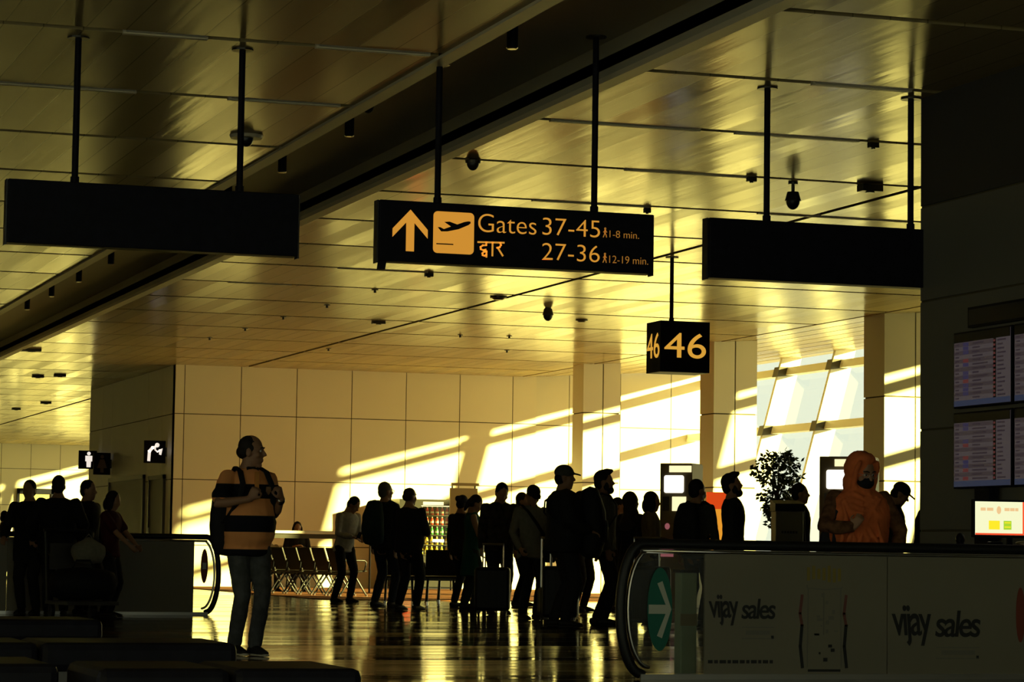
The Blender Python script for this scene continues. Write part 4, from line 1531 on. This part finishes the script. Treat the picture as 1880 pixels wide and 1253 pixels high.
    if collar:
        c = MB()
        c.xf = TL
        c.tube([(0, -.012, 1.462), (0, -.008, 1.50)], [(.076, .074), (.062, .066)], 18, (1, 0, 0), cap=False)
        for s in (1, -1):
            c.add([(s * .005, .062, 1.475), (s * .05, .058, 1.492), (s * .055, .075, 1.44), (s * .022, .092, 1.425)], [(0, 1, 2, 3) if s > 0 else (3, 2, 1, 0)])
        co = c.build('collar', cmat(collar, .85), t, smooth=True)
        so = co.modifiers.new('solid', 'SOLIDIFY')
        so.thickness = .008
    # trousers or leggings
    if legs:
        mb = MB()
        mb.xf = S @ Matrix.Translation((0, 0, -sit))
        p, r_ = rings(mb, .79, .97, .002)
        mb.tube(p, r_, 18, (1, 0, 0))
        mb.xf = None
        for a, kn, an, ft in leg:
            mb.tube([a, a.lerp(kn, .45), kn, kn.lerp(an, .5), kn.lerp(an, .97)], [.094 * k * ga, .086 * k * ga, .068 * k * ga, .062 * k * ga, .058 * k], 14)
        tr = mb.build('trousers', pants_mat or cmat(pants, .85), t)
        remesh(tr, vox, 2, .016 * k, .09)
        for a, kn, an, ft in leg:
            f = MB()
            b = Vector((an.x, an.y, an.z - .085 * k))
            f.tube([b + Vector((0, -.055 * k, .045 * k)), b + Vector((0, .0, .05 * k)), b + Vector((0, .10 * k, .038 * k)), b + Vector((0, .185 * k, .026 * k))], [(.036 * k, .040 * k), (.042 * k, .046 * k), (.047 * k, .034 * k), (.036 * k, .022 * k)], 12, (1, 0, 0))
            sh_o = f.build('shoe', cmat(shoe, .5, 'leather'), t, smooth=True)
            f = MB()
            f.tube([b + Vector((0, -.06 * k, .011 * k)), b + Vector((0, .10 * k, .011 * k)), b + Vector((0, .20 * k, .012 * k))], [(.040 * k, .011 * k), (.048 * k, .011 * k), (.036 * k, .011 * k)], 12, (1, 0, 0))
            f.build('sole', cmat(sole or (.03, .03, .03), .6, 'sole'), sh_o, smooth=True)
    # hair and headgear
    hm = cmat(hair_col, .7, 'hair')
    mb = MB()
    mb.xf = HM
    nm = 'hair'
    if hair in ('short', 'quiff', 'bob', 'bun', 'ponytail'):
        mb.ell((0, -.022, .045), (.084, .098, .100), 20, 12)
        mb.ell((0, -.050, -.005), (.078, .066, .085), 18, 10)
        if hair == 'quiff':
            mb.ell((0, .035, .118), (.066, .060, .038), 16, 8)
            mb.ell((0, .085, .128), (.04, .02, .022), 12, 8)
        if hair == 'bob':
            mb.ell((0, -.045, -.045), (.10, .085, .115), 18, 12)
            for s in (1, -1):
                mb.ell((s * .082, .008, -.045), (.022, .05, .10), 12, 10)
        if hair == 'bun':
            mb.ell((0, -.125, .06), (.05, .045, .05), 14, 10)
        if hair == 'ponytail':
            mb.ell((0, -.115, -.06), (.035, .035, .11), 14, 10)
    elif hair == 'bald':
        mb.ell((0, -.050, .0), (.083, .070, .060), 18, 10)
        for s in (1, -1):
            mb.ell((s * .070, -.012, .028), (.009, .045, .042), 12, 8)
        mb.ell((0, -.020, .050), (.079, .088, .082), 18, 10)
    elif hair == 'cap':
        mb.ell((0, -.040, -.005), (.080, .070, .080), 18, 10)
    if hair != 'scarf' and hair != 'none':
        ho = mb.build(nm, hm, t)
        remesh(ho, max(vox * .8, .007), 2, .006, .03)
    if hair == 'cap':
        mb = MB()
        mb.xf = HM
        mb.ell((0, -.008, .062), (.090, .106, .084), 20, 12)
        mb.tube([(0, .07, .055), (0, .13, .048), (0, .17, .038)], [(.075, .010), (.068, .009), (.045, .008)], 14, (1, 0, 0))
        co = mb.build('cap', cmat(collar or (.03, .03, .035), .8), t)
        remesh(co, max(vox * .7, .007), 2)
    if hair == 'scarf':
        mb = MB()
        mb.xf = HM
        mb.ell((0, -.035, .022), (.100, .112, .128), 20, 14)
        mb.ell((0, -.03, -.09), (.098, .10, .10), 18, 10)
        mb.tube([(0, -.02, -.10), (0, -.015, -.20), (0, -.01, -.28)], [.095, .125, .17], 18)
        so = mb.build('headscarf', hm, t)
        remesh(so, max(vox * .8, .008), 2, .015, .08)
    if beard:
        mb = MB()
        mb.xf = HM
        mb.ell((0, .058, -.088), (.052, .052, .046), 16, 10)
        for s in (1, -1):
            mb.ell((s * .06, .025, -.045), (.016, .035, .05), 12, 8)
        bo = mb.build('beard', hm, t)
        remesh(bo, .008, 2)
    t['_unused'] = 0
    del t['_unused']
    return t, dict(TL=TL, HM=HM, S=S, arm=arm, leg=leg, k=k, g=g)

def backpack(inf, root, label, col=(.012, .012, .016), front=False, w=.30, hh=.44, d=.18, zc=1.18, straps=True):
    """A pack worn on the back (or front): stands as a thing of its own."""
    t = thing('backpack', label, 'backpack', tuple(root.location), root.rotation_euler.z)
    TL = inf['TL']
    s = -1 if not front else 1
    mt = cmat(col, .75, 'nylon')
    off = s * (.115 * inf['g'] + .02)
    mb = MB()
    mb.xf = TL
    yc = off + s * d / 2
    mb.tube([(0, yc, zc - hh / 2), (0, yc + s * .02, zc - hh * .2), (0, yc + s * .015, zc + hh * .2), (0, yc - s * .01, zc + hh / 2)], [(w * .48, d * .5), (w * .52, d * .6), (w * .48, d * .55), (w * .36, d * .40)], 18, (1, 0, 0))
    b = mb.build('pack_body', mt, t)
    remesh(b, .014, 3, .012, .12)
    mb = MB()
    mb.xf = TL
    mb.tube([(0, yc + s * d * .55, zc - hh * .32), (0, yc + s * d * .58, zc + .0)], [(w * .36, .045), (w * .33, .035)], 14, (1, 0, 0))
    b = mb.build('pocket', mt, t)
    remesh(b, .014, 2)
    if straps:
        for sx in (1, -1):
            mb = MB()
            mb.xf = TL
            gg = inf['g']
            f = -s
            q = [(sx * .10, s * .10 * gg, 1.43), (sx * .11, s * .02, 1.487), (sx * .115, f * .075, 1.455), (sx * .125, f * (.125 * gg + .02), 1.36), (sx * .14 * gg, f * (.13 * gg + .018), 1.24), (sx * .19 * gg, f * .06, 1.10), (sx * .185 * gg, s * .06, 1.05)]
            mb.tube(q, [(.026, .010)] * len(q), 10, (1, .0, .0))
            mb.build('strap', mt, t, smooth=True)
    return t

# striped polo material: horizontal bands by height
def striped():
    mt = mat('striped_polo', (.7, .3, .1), .85, spec=.2)
    nt = mt.node_tree
    b = nt.nodes['Principled BSDF']
    tc = nt.nodes.new('ShaderNodeTexCoord')
    sp = nt.nodes.new('ShaderNodeSeparateXYZ')
    nt.links.new(tc.outputs['Object'], sp.inputs[0])
    mr = nt.nodes.new('ShaderNodeMapRange')
    mr.inputs['From Min'].default_value = .6
    mr.inputs['From Max'].default_value = 1.6
    nt.links.new(sp.outputs[2], mr.inputs[0])
    rp = nt.nodes.new('ShaderNodeValToRGB')
    rp.color_ramp.interpolation = 'CONSTANT'
    nav, org = (.008, .008, .014, 1), (.95, .40, .14, 1)
    stops = [(0, nav), (.812, org), (.945, nav), (1.071, org), (1.203, nav), (1.312, org), (1.437, nav)]
    e = rp.color_ramp.elements
    e[0].position, e[0].color = 0, nav
    e[1].position, e[1].color = stops[1][0] - .6, org
    for z, c in stops[2:]:
        n = e.new(z - .6)
        n.color = c
    nt.links.new(mr.outputs[0], rp.inputs[0])
    nt.links.new(rp.outputs[0], b.inputs['Base Color'])
    return mt

JEANS = noisy(mat('denim', (.075, .078, .082), .85, spec=.2), 14, .3)
CAM = 161.6
# --- the man in the striped polo
p1, i1 = person('man in an orange and black striped polo walking, gripping his backpack straps', 4.735, 20.62, 193, h=1.70, g=1.02, belly=.075, turn=54, nod=2, rh=(.10, .235, 1.235), lh=(-.185, .215, 1.245),
                rpole=(1.0, -.25, -.35), lpole=(-.25, -.6, -1), rf=(.055, -.06, 0), lf=(-.035, .12, 0), sleeve='short', hem=.80, top_mat=striped(), pants_mat=JEANS, hair='bald', collar=(.012, .012, .016),
                vox=.0075, curl=1.4, rhd=((-.35, .25, .75), (-.5, -.6, .1), (-.6, .5, .2)), lhd=((.35, .25, .75), (.5, -.6, .1), (.6, .5, .2)), sole=(.6, .55, .45), face=True, topname='polo_shirt', skin=SKIN, hair_col=(.02, .015, .012))
mb = MB()      # placket and chest emblem of the polo, a watch
mb.xf = i1['TL']
mb.box((-.016, .128, 1.30), (.016, .150, 1.45), cmat((.75, .32, .08)))
mb.build('placket', parent=p1)
mb = MB()
mb.xf = i1['TL']
mb.prism([(-.115, 1.335), (-.085, 1.335), (-.08, 1.30), (-.10, 1.27), (-.12, 1.30)], .140, .158, cmat((.30, .17, .09)))
mb.build('emblem', parent=p1)
mb = MB()
a, e, wv = i1['arm'][1]
mb.tube([wv.lerp(e, .10), wv.lerp(e, .16)], [.034, .034], 14)
mb.build('watch', M['steel'], p1, smooth=True)
backpack(i1, p1, 'dark backpack worn by the man in the striped polo', w=.40, hh=.52, d=.22, zc=1.12)

# --- the woman in the orange scarf
RUST = noisy(mat('rust_scarf', (.66, .16, .050), .8, spec=.2), 9, .18)
KURTA = noisy(mat('patterned_kurta', (.13, .060, .028), .9, spec=.15), 18, .6)
p2, i2 = person('woman in an orange headscarf and black face mask looking down', 8.43, 17.52, 163, h=1.54, hs=1.16, g=1.10, belly=.0, turn=28, nod=14, lean=3, rh=(.09, .32, 1.17), lh=(-.28, .14, .92), rpole=(1, -.3, -.4), lpole=(-.8, -.4, -.3),
                top_mat=KURTA, hem=.55, skirt=.25, hair='none', vox=.008, curl=.95, face=True, topname='kurta', pants=(.05, .03, .02), loose=.024, rhd=((-.5, .1, .8), (-.2, -.9, 0), (0, -.2, 1)))
mb = MB()
mb.xf = i2['HM']
mb.ell((0, -.040, .030), (.112, .122, .134), 24, 16)
mb.ell((0, .0, .115), (.072, .085, .048), 18, 10)
mb.ell((0, -.045, -.075), (.112, .095, .125), 20, 12)
for s in (1, -1):
    mb.tube([(s * .078, .050, .10), (s * .094, .044, .03), (s * .092, .038, -.06), (s * .070, .045, -.13), (0, .055, -.168)], [.018, .019, .022, .028, .030], 10)
mb.tube([(0, -.02, -.12), (0, -.01, -.19), (0, .0, -.25)], [.10, .125, .165], 20)
mb.xf = i2['TL']
mb.tube([(0, .01, .98), (0, .02, 1.12), (0, .02, 1.28), (0, .005, 1.40), (0, -.005, 1.47)], [(.215, .195), (.240, .200), (.252, .190), (.228, .155), (.13, .11)], 22, (1, 0, 0))
for i, (xa, xb) in enumerate(((-.12, .10), (-.15, .02), (.14, -.05), (.16, .06), (-.04, .12), (.05, -.12), (.10, .17), (-.10, -.17))):
    z0_ = 1.42 - .012 * i
    mb.tube([(xa, .135, z0_), ((xa + xb) / 2 + .02, .203, z0_ - .14), (xb, .220, z0_ - .30), (xb * 1.05, .212, .97)], [.012, .017, .016, .012], 8)
for j in range(4):      # cowl folds under the chin
    zz = 1.455 - .045 * j
    w_ = .095 + .022 * j
    mb.tube([(-w_, .03, zz + .03), (-w_ * .6, .130 + .018 * j, zz - .01), (0, .160 + .019 * j, zz - .035), (w_ * .6, .130 + .018 * j, zz - .01), (w_, .03, zz + .03)], [.014, .017, .018, .017, .014], 8)
sc_ = mb.build('headscarf', RUST, p2)
remesh(sc_, .0075, 2, .016, .06)
mb = MB()
mb.xf = i2['HM']
mb.ell((0, .048, -.050), (.067, .066, .054), 20, 12)
mb.ell((0, .088, -.030), (.030, .034, .030), 14, 8)
mk = mb.build('face_mask', cmat((.012, .012, .018), .9), p2)
remesh(mk, .007, 2)
mb = MB()
mb.xf = i2['HM']
for s in (1, -1):
    q = [(s * .034 + .024 * math.cos(a * .524), .101, .010 + .018 * math.sin(a * .524)) for a in range(13)]
    mb.tube(q, [.0018] * 13, 6)
    mb.tube([(s * .058, .099, .014), (s * .080, .05, .016)], [.0018, .0018], 6)
mb.tube([(-.010, .103, .012), (.010, .103, .012)], [.0018, .0018], 6)
mb.build('eyeglasses', M['steel'], p2, smooth=True)
bag = thing('shoulder_bag', 'dark shoulder bag with strap on the shoulder of the orange scarf woman', 'bag', tuple(p2.location), p2.rotation_euler.z)
mb = MB()
mb.xf = i2['TL']
mb.tube([(.16, -.10, 1.10), (.20, -.03, 1.36), (.185, .05, 1.42), (.19, .12, 1.30), (.21, .10, 1.05)], [(.022, .010)] * 5, 10, (1, 0, 0))
mb.build('strap', cmat((.012, .012, .02), .7, 'nylon'), bag, smooth=True)
mb = MB()
mb.xf = i2['TL']
mb.tube([(.19, -.20, .80), (.19, -.20, .96), (.18, -.18, 1.12)], [(.12, .07), (.13, .08), (.10, .05)], 14, (1, 0, 0))
b = mb.build('pouch', cmat((.012, .012, .02), .7, 'nylon'), bag)
remesh(b, .012, 2)

# --- the queue
DARK, BLUE = (.012, .012, .016), (.02, .028, .045)
GREY = (.06, .06, .05)
q = {}
def Q(key, *a, **kw):
    q[key] = person(*a, **kw)
    return q[key]
Q('lean', 'man in a pale shirt bending over his phone, first at the left of the queue', 11.06, 41.43, 205, h=1.70, lean=12, nod=32, turn=20, rh=(.10, .33, 1.05), lh=(-.08, .34, 1.04), top=(.42, .40, .35), pants=DARK, rf=(.13, -.04, 0), lf=(-.11, .06, 0), sleeve='long')
Q('grey', 'tall grey haired man in glasses and dark jacket with a teal rucksack', 10.84, 38.34, -55, h=1.82, g=1.08, turn=-20, hair='short', hair_col=(.12, .115, .10), top=(.016, .02, .02), pants=BLUE, rf=(.13, .05, 0), lf=(-.10, -.04, 0), topname='jacket')
Q('bald', 'balding man in a dark padded jacket and black trousers seen from behind', 10.59, 36.22, -48, h=1.70, g=1.18, belly=.04, turn=-18, hair='bald', hair_col=(.035, .025, .018), top=(.012, .012, .017), pants=(.01, .01, .013), rf=(.14, .04, 0), lf=(-.12, -.02, 0), topname='jacket', hem=.84, rh=(.16, .25, 1.10))
Q('bun', 'woman with dark tied hair standing just behind the green dress', 12.09, 38.6, -60, h=1.66, hair='bun', nod=12, top=(.02, .018, .018), pants=DARK)
Q('green', 'woman in a sleeveless green dress looking down at her phone', 11.86, 37.34, -100, h=1.65, hair='ponytail', nod=24, top=(.012, .075, .062), sleeve='none', hem=.52, skirt=.25, rh=(.10, .30, 1.10), lh=(-.10, .31, 1.08), pants=(.02, .035, .035), topname='dress', rf=(.09, .05, 0), lf=(-.09, -.06, 0))
Q('plaid', 'man with bowed head in an open dark jacket holding a case handle', 11.18, 34.03, 178, h=1.75, g=1.08, nod=28, lean=4, rh=(.28, .15, .86), lh=(-.26, .12, .86), top_mat=noisy(mat('plaid_jacket', (.030, .026, .018), .9, spec=.2), 14, .7), pants=(.014, .014, .016), topname='jacket', hem=.84, loose=.026)
Q('strap', 'man in a black cap and pale shirt crossed by a dark bag strap', 10.81, 31.64, 188, h=1.66, nod=26, turn=-8, hair='cap', collar=(.014, .014, .016), top=(.20, .19, .15), pants=(.012, .012, .014), rh=(.24, .16, .92), lh=(-.12, .26, 1.02), hem=.80)
Q('behind', 'man behind the pale shirt with his lit face just showing', 13.38, 39.59, 215, h=1.74, turn=20, top=(.02, .02, .02))
Q('bigcap', 'big man in a grey peaked cap and dark jacket, tallest of the queue', 10.16, 28.65, -104, h=1.80, g=1.34, belly=.05, turn=-4, nod=2, hair='cap', collar=(.075, .075, .065), top=(.016, .016, .018), pants=(.02, .02, .022), hem=.82, topname='jacket', rh=(.20, .28, 1.04), lh=(-.18, .28, 1.04), rf=(.13, .05, 0), lf=(-.12, -.05, 0), loose=.04)
Q('peek', 'person whose face shows between the peaked cap man and the bearded man in grey', 13.14, 36.28, 210, h=1.70, turn=35, top=(.02, .018, .016))
Q('beard', 'bearded man with swept up hair in a grey sweatshirt facing right', 10.92, 29.4, -112, h=1.78, turn=-2, nod=-2, hair='quiff', beard=True, top=(.125, .115, .080), pants=(.014, .014, .02), rf=(.12, .04, 0), lf=(-.11, -.04, 0), hem=.84, topname='sweatshirt', loose=.024)
Q('small', 'dark haired person partly hidden right of the bearded man in grey', 13.85, 36.68, -100, h=1.63, top=(.018, .018, .018))
Q('hood', 'person in a dark brown hooded scarf seen from behind', 11.97, 31.25, -70, h=1.58, hair='scarf', hair_col=(.035, .026, .02), top=(.014, .012, .012), hem=.6, skirt=.2)
Q('bob', 'woman with a dark bob and tan sleeve facing right', 11.85, 30.3, -112, h=1.57, hair='bob', nod=6, top=(.20, .15, .075), rh=(.14, .27, 1.08), lh=(-.14, .27, 1.06))
Q('mask', 'man in a grey jacket with a black rucksack and white mask, back to the camera', 11.93, 29.05, -52, h=1.69, turn=-24, hair='short', top=(.045, .048, .042), topname='jacket')
Q('black', 'bearded man in a black shirt in profile, just left of the potted plant', 11.6, 27.23, -112, h=1.71, turn=-2, nod=-8, hair='quiff', beard=True, top=(.010, .010, .012), topname='shirt', rh=(.20, .05, .82), lh=(-.2, .08, .82))
Q('podium', 'dark haired person standing behind the grey boarding podium', 14.43, 31.7, -112, h=1.75, hair='short', top=(.012, .012, .014))
Q('bowed', 'person in a black cap with bowed head just right of the orange scarf', 13.21, 26.7, -112, h=1.66, nod=26, lean=6, hair='cap', collar=(.012, .012, .014), top=(.010, .010, .012))
Q('edge', 'dark clothed person half hidden by the edge of the grey wall', 13.63, 26.75, -112, h=1.60, nod=10, lean=6, hair='short', top=(.010, .010, .012), rh=(.2, .2, 1.0))
k5 = q['mask']
mb = MB()
mb.xf = k5[1]['HM']
mb.ell((0, .055, -.052), (.062, .055, .046), 16, 10)
mb.build('face_mask', cmat((.7, .68, .6), .8), k5[0], smooth=True)
for key in ('grey',):
    mb = MB()
    mb.xf = q[key][1]['HM']
    for s in (1, -1):
        mb.tube([(s * .034 + .024 * math.cos(a * .524), .100, .012 + .018 * math.sin(a * .524)) for a in range(13)], [.003] * 13, 6)
        mb.tube([(s * .058, .099, .014), (s * .082, .02, .016)], [.003, .003], 6)
    mb.build('eyeglasses', M['darkmetal'], q[key][0], smooth=True)
backpack(q['grey'][1], q['grey'][0], 'dark teal rucksack on the back of the grey haired man', (.010, .030, .030), w=.36, hh=.50, d=.20)
backpack(q['mask'][1], q['mask'][0], 'black rucksack on the back of the man in the white mask', w=.34, hh=.48, d=.18)
backpack(q['bigcap'][1], q['bigcap'][0], 'bulky black pack worn on the front of the peaked cap man', front=True, w=.40, hh=.60, d=.26, zc=1.14)
backpack(q['beard'][1], q['beard'][0], 'slim dark backpack of the bearded man in grey', (.02, .018, .016), w=.26, hh=.40, d=.10, zc=1.18)
# strap bag of the man in the black cap
sb = thing('crossbody_bag', 'dark crossbody bag on the man in the black cap and pale shirt', 'bag', tuple(q['strap'][0].location), q['strap'][0].rotation_euler.z)
mb = MB()
mb.xf = q['strap'][1]['TL']
mb.tube([(.13, -.02, 1.475), (.11, .11, 1.40), (.0, .155, 1.24), (-.12, .14, 1.08), (-.19, .05, .95)], [(.024, .010)] * 5, 10, (1, 0, 0))
mb.build('strap', cmat((.012, .01, .01), .8, 'nylon'), sb, smooth=True)
mb = MB()
mb.xf = q['strap'][1]['TL']
mb.box((-.29, -.10, .74), (-.22, .14, .94))
mb.build('pouch', cmat((.012, .01, .01), .8, 'nylon'), sb, bevel=.02)

# --- the group at the left and far figures
Q('l1', 'dark figure in a jacket leaning on a luggage trolley, leftmost of the left group', 4.843, 32.6, 150, h=1.60, g=1.15, lean=6, rh=(.22, .35, 1.0), lh=(-.22, .35, 1.0), top=(.010, .010, .012), loose=.03, hem=.7)
Q('l2', 'tall dark figure seen from behind in the middle of the left group', 5.047, 31.85, -10, h=1.64, g=1.25, belly=.03, top=(.008, .008, .010), loose=.03, hem=.8, rh=(.30, .1, .95), lh=(-.30, .1, .95))
Q('l3', 'man in the left group whose lit cheek is turned to the right', 5.49, 32.45, -135, h=1.61, g=1.05, turn=10, nod=4, top=(.010, .010, .012), loose=.025)
Q('l4', 'shorter person with bare forearm right of the left group', 5.62, 31.6, -125, h=1.47, nod=15, top=(.06, .008, .012), sleeve='short', rh=(.12, .40, .95), lh=(-.1, .40, .95), hair='bob')
Q('far', 'small far figure at the left picture edge before the farthest wall', 9.38, 67.35, -112, h=1.66, hair='bob', top=(.05, .035, .02))
Q('girl', 'seated dark haired girl in black holding a phone behind the leaning rail', 12.80, 51.5, 172, h=1.76, sit=.40, nod=12, hair='bob', rh=(.10, .30, .86), lh=(-.08, .30, .86), rf=(.1, .42, 0), lf=(-.1, .42, 0), top=(.012, .012, .014))
Q('white', 'seated person in a white top beside the striped polo man', 12.22, 51.65, 190, h=1.62, sit=.46, lean=14, nod=10, turn=-10, rh=(.14, .32, .72), lh=(-.14, .32, .72), rf=(.1, .42, 0), lf=(-.1, .42, 0), top=(.36, .31, .22), hair='bald')

# --- phones in hands
def phone(inf, root, lab, side=0):
    a, e, wv = inf['arm'][side]
    d = (wv - e).normalized()
    t = thing('mobile_phone', lab, 'phone', tuple(root.location), root.rotation_euler.z)
    c = wv + d * .085
    mb = MB()
    mb.xf = Matrix.Translation(c) @ Matrix.Rotation(R(-35), 4, 'X')
    mb.box((-.036, -.005, -.02), (.036, .005, .12))
    mb.build('case', M['black'], t, bevel=.004)
    mb = MB()
    mb.xf = Matrix.Translation(c) @ Matrix.Rotation(R(-35), 4, 'X')
    mb.box((-.032, -.0065, -.014), (.032, -.005, .114))
    mb.build('screen', M['blacksatin'], t)
phone(q['lean'][1], q['lean'][0], 'black phone held by the pale shirted man bending at the left of the queue')
phone(q['green'][1], q['green'][0], 'black phone in the hands of the woman in the green dress')
phone(q['girl'][1], q['girl'][0], 'black phone in the hands of the seated girl')

# --- luggage
def suitcase(x, y, rz, w_, d_, h_, hz, lab, col=(.012, .012, .015)):
    t = thing('suitcase', lab, 'suitcase', (x, y, 0), rz)
    mt = cmat(col, .5, 'suitcase_shell')
    mb = MB()
    mb.box((-w_ / 2, -d_ / 2, .07), (w_ / 2, d_ / 2, .07 + h_))
    mb.build('shell', mt, t, bevel=.045)
    for i in range(5):
        pass
    mb = MB()
    for i in range(5):
        xx = -w_ / 2 + w_ * (i + 1) / 6
        mb.box((xx - .012, -d_ / 2 - .006, .12), (xx + .012, -d_ / 2 + .002, .02 + h_))
    mb.build('ridge', mt, t)
    mb = MB()
    for sx in (-1, 1):
        mb.cyl((sx * w_ * .28, d_ * .3, .07 + h_), (sx * w_ * .28, d_ * .3, hz), .010, 8)
    mb.cyl((-w_ * .28 - .01, d_ * .3, hz), (w_ * .28 + .01, d_ * .3, hz), .015, 8)
    mb.build('pull_handle', M['steel'], t)
    for sx in (-1, 1):
        for sy in (-1, 1):
            mb = MB()
            mb.cyl((sx * (w_ / 2 - .06) - .012, sy * (d_ / 2 - .05), .032), (sx * (w_ / 2 - .06) + .012, sy * (d_ / 2 - .05), .032), .032, 12)
            mb.box((sx * (w_ / 2 - .06) - .02, sy * (d_ / 2 - .05) - .02, .04), (sx * (w_ / 2 - .06) + .02, sy * (d_ / 2 - .05) + .02, .075))
            mb.build('wheel', M['rubber'], t)
suitcase(10.86, 33.3, R(-20), .46, .28, .56, .92, 'black suitcase in front of the man with bowed head')
suitcase(10.80, 31.0, R(-10), .20, .34, .34, 1.0, 'slim black suitcase with a tall pale pull handle before the pale shirt')
suitcase(10.62, 30.0, R(-25), .42, .28, .60, .98, 'black suitcase between the peaked cap man and the bearded man')
suitcase(11.0, 28.2, R(-15), .50, .30, .62, 1.0, 'large black suitcase at the feet of the bearded man in grey')
suitcase(12.0, 36.75, R(30), .36, .22, .42, .85, 'small dark cabin case beside the woman in the green dress')

def trolley(x, y, rz, lab):
    t = thing('luggage_trolley', lab, 'trolley', (x, y, 0), rz)
    mb = MB()
    mb.box((-.30, -.45, .16), (.30, .40, .20))
    mb.build('deck', M['darkmetal'], t)
    mb = MB()
    for s in (-1, 1):
        mb.tube([(s * .28, .40, .18), (s * .28, .46, .6), (s * .28, .52, 1.0)], [.018] * 3, 8)
    mb.cyl((-.30, .52, 1.0), (.30, .52, 1.0), .022, 10)
    mb.build('handle', M['rubber'], t)
    mb = MB()
    mb.box((-.26, .38, .55), (.26, .41, .85))
    mb.build('panel', M['darkmetal'], t)
    for x_, y_ in ((-.25, .3), (.25, .3), (0, -.4)):
        w_ = MB()
        w_.cyl((x_ - .02, y_, .08), (x_ + .02, y_, .08), .08, 14)
        w_.box((x_ - .03, y_ - .02, .08), (x_ + .03, y_ + .02, .165))
        w_.build('wheel', M['rubber'], t)
    return t
trolley(5.2, 31.0, R(8), 'dark luggage trolley loaded with bags in front of the left group')
t = thing('holdall', 'black holdall lying on the luggage trolley', 'bag', (5.2, 30.9, .20), R(8))
mb = MB()
mb.tube([(-.26, 0, .19), (0, 0, .2), (.26, 0, .19)], [(.20, .17), (.22, .19), (.20, .17)], 16, (0, 1, 0))
mb.build('body', cmat(DARK, .7, 'nylon'), t, smooth=True)
mb = MB()
mb.tube([(-.12, 0, .38), (-.08, 0, .46), (.08, 0, .46), (.12, 0, .38)], [.012] * 4, 8)
mb.build('handle', cmat(DARK, .7, 'nylon'), t, smooth=True)
t = thing('white_bag', 'pale grey soft bag on top of the loaded trolley in the left group', 'bag', (5.28, 31.05, .60), R(8))
mb = MB()
mb.tube([(-.12, 0, .14), (0, .0, .17), (.12, 0, .14)], [(.10, .12), (.13, .16), (.10, .12)], 14, (0, 1, 0))
b = mb.build('body', cmat((.22, .21, .17), .9), t)
remesh(b, .014, 2, .015, .08)
mb = MB()
mb.tube([(-.05, 0, .30), (0, 0, .36), (.05, 0, .30)], [.008] * 3, 8)
mb.build('handle', cmat((.22, .21, .17), .9), t, smooth=True)
